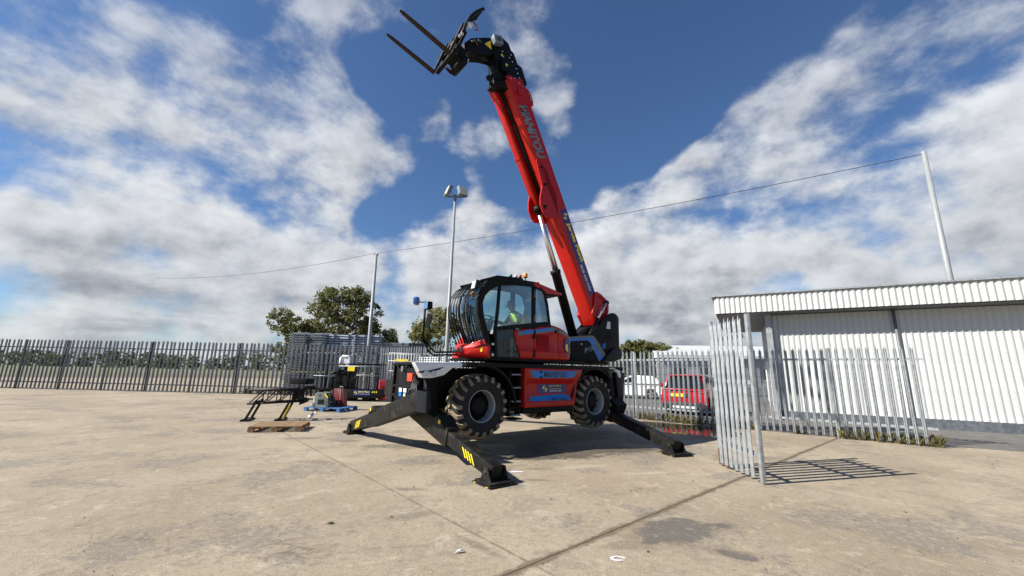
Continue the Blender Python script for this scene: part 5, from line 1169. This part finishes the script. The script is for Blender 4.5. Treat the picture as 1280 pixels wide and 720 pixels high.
b = B(); b.prism([(-.6, 3.9), (14.6, 3.9), (14.6, 4.2), (7, 6.2), (-.6, 4.35)], -6, 22.5, 'x'); b.build('roof', CLADW, Fb)
for k in range(6): B().bb(-4+4*k, -2+4*k, -.06, -.01, 1.2, 2.6).build('window', CARGLASS, Fb)
# dark mesh railing between the car park and the far building
Rl = thing('mesh_railing', 'dark grey weld mesh railing beyond the red car', 'fence', (6.5, 33.5, 0), R_(-3))
for k in range(9): B().bb(2.4*k-.04, 2.4*k+.04, -.04, .04, 0, 2.75).build('post', GALVD, Rl)
b = B()
for k in range(8):
    for j in range(24): x = 2.4*k+.1*j; b.bb(x-.012, x+.012, -.012, .012, .1, 2.6)
for z in (.1, .6, 1.1, 1.6, 2.1, 2.6): b.bb(0, 19.2, -.02, -.012, z-.015, z+.015)
o = b.build('mesh_infill', GALVD, Rl); o['kind'] = 'stuff'

# ================================================================== TREES, HEDGE, WEEDS
def leafball(bm, rnd, c, r, n, size, flat=.85):
    for _ in range(n):
        d = Vector((rnd.gauss(0, 1), rnd.gauss(0, 1), rnd.gauss(0, 1)*flat)).normalized()*r*(rnd.random()**.45)
        p = c+d; s = size*rnd.uniform(.6, 1.3)
        u = Vector((rnd.gauss(0, 1), rnd.gauss(0, 1), rnd.gauss(0, .7))).normalized(); v = u.cross(Vector((rnd.gauss(0, 1), rnd.gauss(0, 1), rnd.gauss(0, 1)))).normalized()
        bm.faces.new([bm.verts.new(p-u*s*.5), bm.verts.new(p+v*s*.32), bm.verts.new(p+u*s*.6), bm.verts.new(p-v*s*.32)])
def tree(name, label, loc, H, lobes, m, seed, nclump, nleaf, lsize, trunk=.22, cat='tree', cl=.55):
    """lobes: (dx, dy, z, rx, rz) ellipsoids the clumps are spread through"""
    rnd = random.Random(seed); t = thing(name, label, cat, loc)
    cl_pts = []
    for _ in range(nclump):
        dx, dy, z, rx_, rz_ = rnd.choice(lobes)
        d = Vector((rnd.gauss(0, 1), rnd.gauss(0, 1), rnd.gauss(0, 1))).normalized()*(rnd.random()**.30)
        cl_pts.append(Vector((dx+d.x*rx_, dy+d.y*rx_*.9, z+d.z*rz_)))
    bm = bmesh.new()
    for c in cl_pts: leafball(bm, rnd, c, cl*rnd.uniform(.5, 1.25), int(nleaf*rnd.uniform(.5, 1.3)), lsize)
    me = bpy.data.meshes.new('crown'); bm.to_mesh(me); bm.free(); me.materials.append(m)
    o = bpy.data.objects.new('crown', me); COL.objects.link(o); o.parent = t
    b = B(); top = Vector((0, 0, H*.42)); b.tube([(0, 0, 0), (.03*H, .02*H, H*.2), top], [trunk, trunk*.8, trunk*.6], 10)
    b.build('trunk', BARK, t)
    b = B()
    for dx, dy, z, rx_, rz_ in lobes:
        mid = top.lerp(Vector((dx, dy, z)), .55)+Vector((rnd.gauss(0, .2), rnd.gauss(0, .2), .2)); b.tube([top-Vector((0, 0, .3)), mid, (dx, dy, z+rz_*.3)], [trunk*.5, trunk*.3, trunk*.1], 6)
        for _ in range(7):
            c = rnd.choice(cl_pts)
            if (c-Vector((dx, dy, z))).length < rx_*1.2: b.tube([mid, mid.lerp(c, .55)+Vector((rnd.gauss(0, .15), 0, .1)), c], [trunk*.2, trunk*.12, trunk*.04], 5)
    b.build('limbs', BARK, t); return t
tree('broad_tree', 'large olive-green broadleaf tree rising behind the sheet stacks on the left', (-19.6, 46, 0), 11, [(0, 0, 8.6, 3.0, 2.0), (-2.2, 0, 7.3, 2.0, 2.0), (2.4, 0, 7.6, 2.1, 2.2), (.3, .4, 6.2, 3.2, 1.6), (-1.2, 0, 9.6, 1.8, 1.1), (1.6, 0, 9.6, 1.7, 1.2), (3.3, 0, 5.6, 1.4, 1.4), (-3.2, 0, 5.6, 1.5, 1.3), (0, 0, 4.2, 3.2, 1.4)], LEAF1, 11, 430, 34, .30, .3, cl=.55)
tree('young_tree', 'smaller grey-green tree at the left edge beside the large tree', (-24.6, 45, 0), 8, [(0, 0, 6.2, 1.6, 1.5), (.9, 0, 5.0, 1.5, 1.3), (-1.4, 0, 6.8, 1.5, 1.3), (0, 0, 4, 1.8, 1.4)], LEAF1, 12, 130, 34, .30, .18, cl=.5)
tree('bushy_tree', 'low dark bushy tree just right of the grey pole', (-14.6, 45.5, 0), 6, [(0, 0, 4.8, 1.2, 1.2), (-1.0, 0, 4.0, 1.2, 1.3), (1.0, 0, 5.0, 1.0, 1.0), (.4, 0, 3.2, 1.8, 1.2)], LEAF3, 13, 140, 36, .27, .16, cl=.45)
tree('round_tree', 'yellow-olive tree behind the mirrors in front of the cab', (-7.7, 43, 0), 8, [(0, 0, 7.0, 1.7, 1.2), (-1.5, 0, 6.0, 1.2, 1.3), (1.4, 0, 6.2, 1.4, 1.5), (0, 0, 5.0, 2.3, 1.4), (-2.1, 0, 5.2, .9, .8), (.6, 0, 3.6, 2.4, 1.2)], LEAF2, 14, 240, 34, .27, .2, cl=.48)
random.seed(8)
hs = ['pale olive hedgerow tree nearest the telehandler tail, far beyond the car park', 'tallest hedgerow tree in the middle of the far hedge', 'rounded olive hedgerow tree right of the tallest one in the far hedge', 'lowest hedgerow tree at the right end of the far hedge', 'far olive tree hidden mostly by the counterweight']
for i, (x, h_, r) in enumerate(((16.6, 5.6, 2.0), (19.6, 6.6, 2.3), (22.6, 6.2, 2.2), (25.0, 5.7, 1.7), (13.6, 5.2, 2.0))):
    tree('hedgerow_tree', hs[i], (x, 62+i*.4, 0), h_, [(0, 0, h_-1.3, r, 1.25), (-r*.6, 0, h_-2.2, r*.8, 1.2), (r*.6, 0, h_-2.1, r*.8, 1.2), (0, 0, 2.2, r, 1.8)], LEAF4, 30+i, 330, 42, .38, .2, cl=.55)
rnd = random.Random(77); bm = bmesh.new()
for k in range(420):
    x = -330+660*(k+rnd.random())/420; y = 190+rnd.uniform(-12, 30); h = 5.0+2.6*jit(x*.03, 1.0)+1.2*jit(x*.13, 4.0)
    for j in range(3): leafball(bm, rnd, Vector((x+rnd.uniform(-1, 1), y, h*(.2+.36*j))), 1.9, 12, 1.9)
me = bpy.data.meshes.new('far_treeline'); bm.to_mesh(me); bm.free(); me.materials.append(LEAF3); o = bpy.data.objects.new('far_treeline', me); COL.objects.link(o); o['kind'] = 'stuff'
# dry weeds along the foot of the fences
def weeds(name, a, c, n, hmin, hmax, seed, m, off=.1):
    rnd = random.Random(seed); bm = bmesh.new(); a, c = Vector(a), Vector(c); d = (c-a).normalized(); nn = Vector((-d.y, d.x))
    for _ in range(n):
        s = rnd.random()
        if noise.noise(Vector((s*14, seed, 0))) < -.05: continue
        p = a.lerp(c, s)+nn*rnd.gauss(off, .10); h = rnd.uniform(hmin, hmax)
        for k in range(5):
            an = rnd.uniform(0, 6.28); l = Vector((math.cos(an), math.sin(an), 0))*rnd.uniform(.03, .12); q = Vector((-l.y, l.x, 0)).normalized()*.009; b0 = Vector((p.x, p.y, .004))+l*.2
            bm.faces.new([bm.verts.new(b0-q), bm.verts.new(b0+q), bm.verts.new(b0+l*.6+q*.7+Vector((0, 0, h*.65))), bm.verts.new(b0+l*1.3+Vector((0, 0, h*.9))), bm.verts.new(b0+l*.6-q*.7+Vector((0, 0, h*.65)))])
    me = bpy.data.meshes.new(name); bm.to_mesh(me); bm.free(); me.materials.append(m); o = bpy.data.objects.new(name, me); COL.objects.link(o)
    o['kind'] = 'stuff'; o['label'] = 'tufts of dry grass along the foot of the fence'; o['category'] = 'weeds'; return o
GRASS = leaf_mat('dry_grass', [(.10, .10, .03), (.17, .15, .06), (.24, .20, .09)])
weeds('weeds', FM, FE, 520, .06, .34, 3, GRASS, .06); weeds('weeds', (-16, 24.5), FA, 420, .15, .5, 5, GRASS, .15); weeds('weeds', FA, FM, 260, .06, .3, 7, GRASS, .1)

# ================================================================== SMALL LITTER ON THE CONCRETE
def scrap(name, label, cat, x, y, poly, m, rz=0, curl=.012):
    b = B(); n = len(poly); c, s = math.cos(R_(rz)), math.sin(R_(rz))
    v = [b.bm.verts.new((x+p*c-q*s, y+p*s+q*c, .004+curl*((i % 3)/2))) for i, (p, q) in enumerate(poly)]; w0 = [b.bm.verts.new((x+p*c-q*s, y+p*s+q*c, .0075+curl*((i % 3)/2))) for i, (p, q) in enumerate(poly)]
    ct_ = b.bm.verts.new((x, y, .014)); 
    for i in range(n): b._f([w0[i], w0[(i+1) % n], ct_]); b._f([v[i], v[(i+1) % n], w0[(i+1) % n], w0[i]])
    return tag(b.build(name, m), label, cat)
scrap('leaf', 'small green leaf lying on the concrete at the lower left', 'leaf', -1.86, 4.60, [(-.045, 0), (-.01, .018), (.03, .014), (.05, 0), (.02, -.016), (-.02, -.014)], LEAF3, 10)
scrap('paper_scrap', 'crumpled white scrap on the concrete near the long crack', 'litter', -.42, 3.99, [(-.05, -.01), (-.02, .016), (.012, .008), (.05, .018), (.03, -.012), (-.01, -.018)], WHITE, 20, .02)
scrap('paper_scrap', 'flat pale scrap lying in the shadow under the near front wheel', 'litter', .12, 6.95, [(-.12, -.03), (-.05, .05), (.1, .03), (.14, -.02), (.0, -.05)], WHITE, 0, .004)
b = B(); n = 26
for k in range(n-4):
    a0, a1 = 2*math.pi*k/n, 2*math.pi*(k+1)/n; wd = lambda a: .016+.010*jit(math.cos(a)*3, math.sin(a)*3, 1)
    q = [(math.cos(a0)*(.062-wd(a0)), math.sin(a0)*(.062-wd(a0))), (math.cos(a0)*(.062+wd(a0)), math.sin(a0)*(.062+wd(a0))), (math.cos(a1)*(.062+wd(a1)), math.sin(a1)*(.062+wd(a1))), (math.cos(a1)*(.062-wd(a1)), math.sin(a1)*(.062-wd(a1)))]
    b.prism(q, .003, .006, 'z')
o = b.build('white_ring', WHITE, loc=(.985, 3.93, 0)); o.scale = (.95, .6, 1); tag(o, 'flat ragged white ring stuck to the concrete at the lower right', 'ring')
rnd = random.Random(4); b = B()
for _ in range(420):
    x, y = rnd.uniform(-5.5, 5.0), rnd.uniform(2.6, 11); r = abs(rnd.gauss(0, .006))+.003; c0 = Vector((x, y, r*.4)); v = [c0+Vector((rnd.uniform(-r, r), rnd.uniform(-r, r), rnd.uniform(-r*.4, r))) for _ in range(6)]
    for q in ((0, 1, 2), (0, 2, 3), (0, 3, 4), (1, 2, 5), (2, 3, 5), (3, 4, 5), (0, 1, 4), (1, 4, 5)): b._f([b.bm.verts.new(v[i]) for i in q])
o = b.build('grit', JOINT, fix=False, weld=False); o['kind'] = 'stuff'
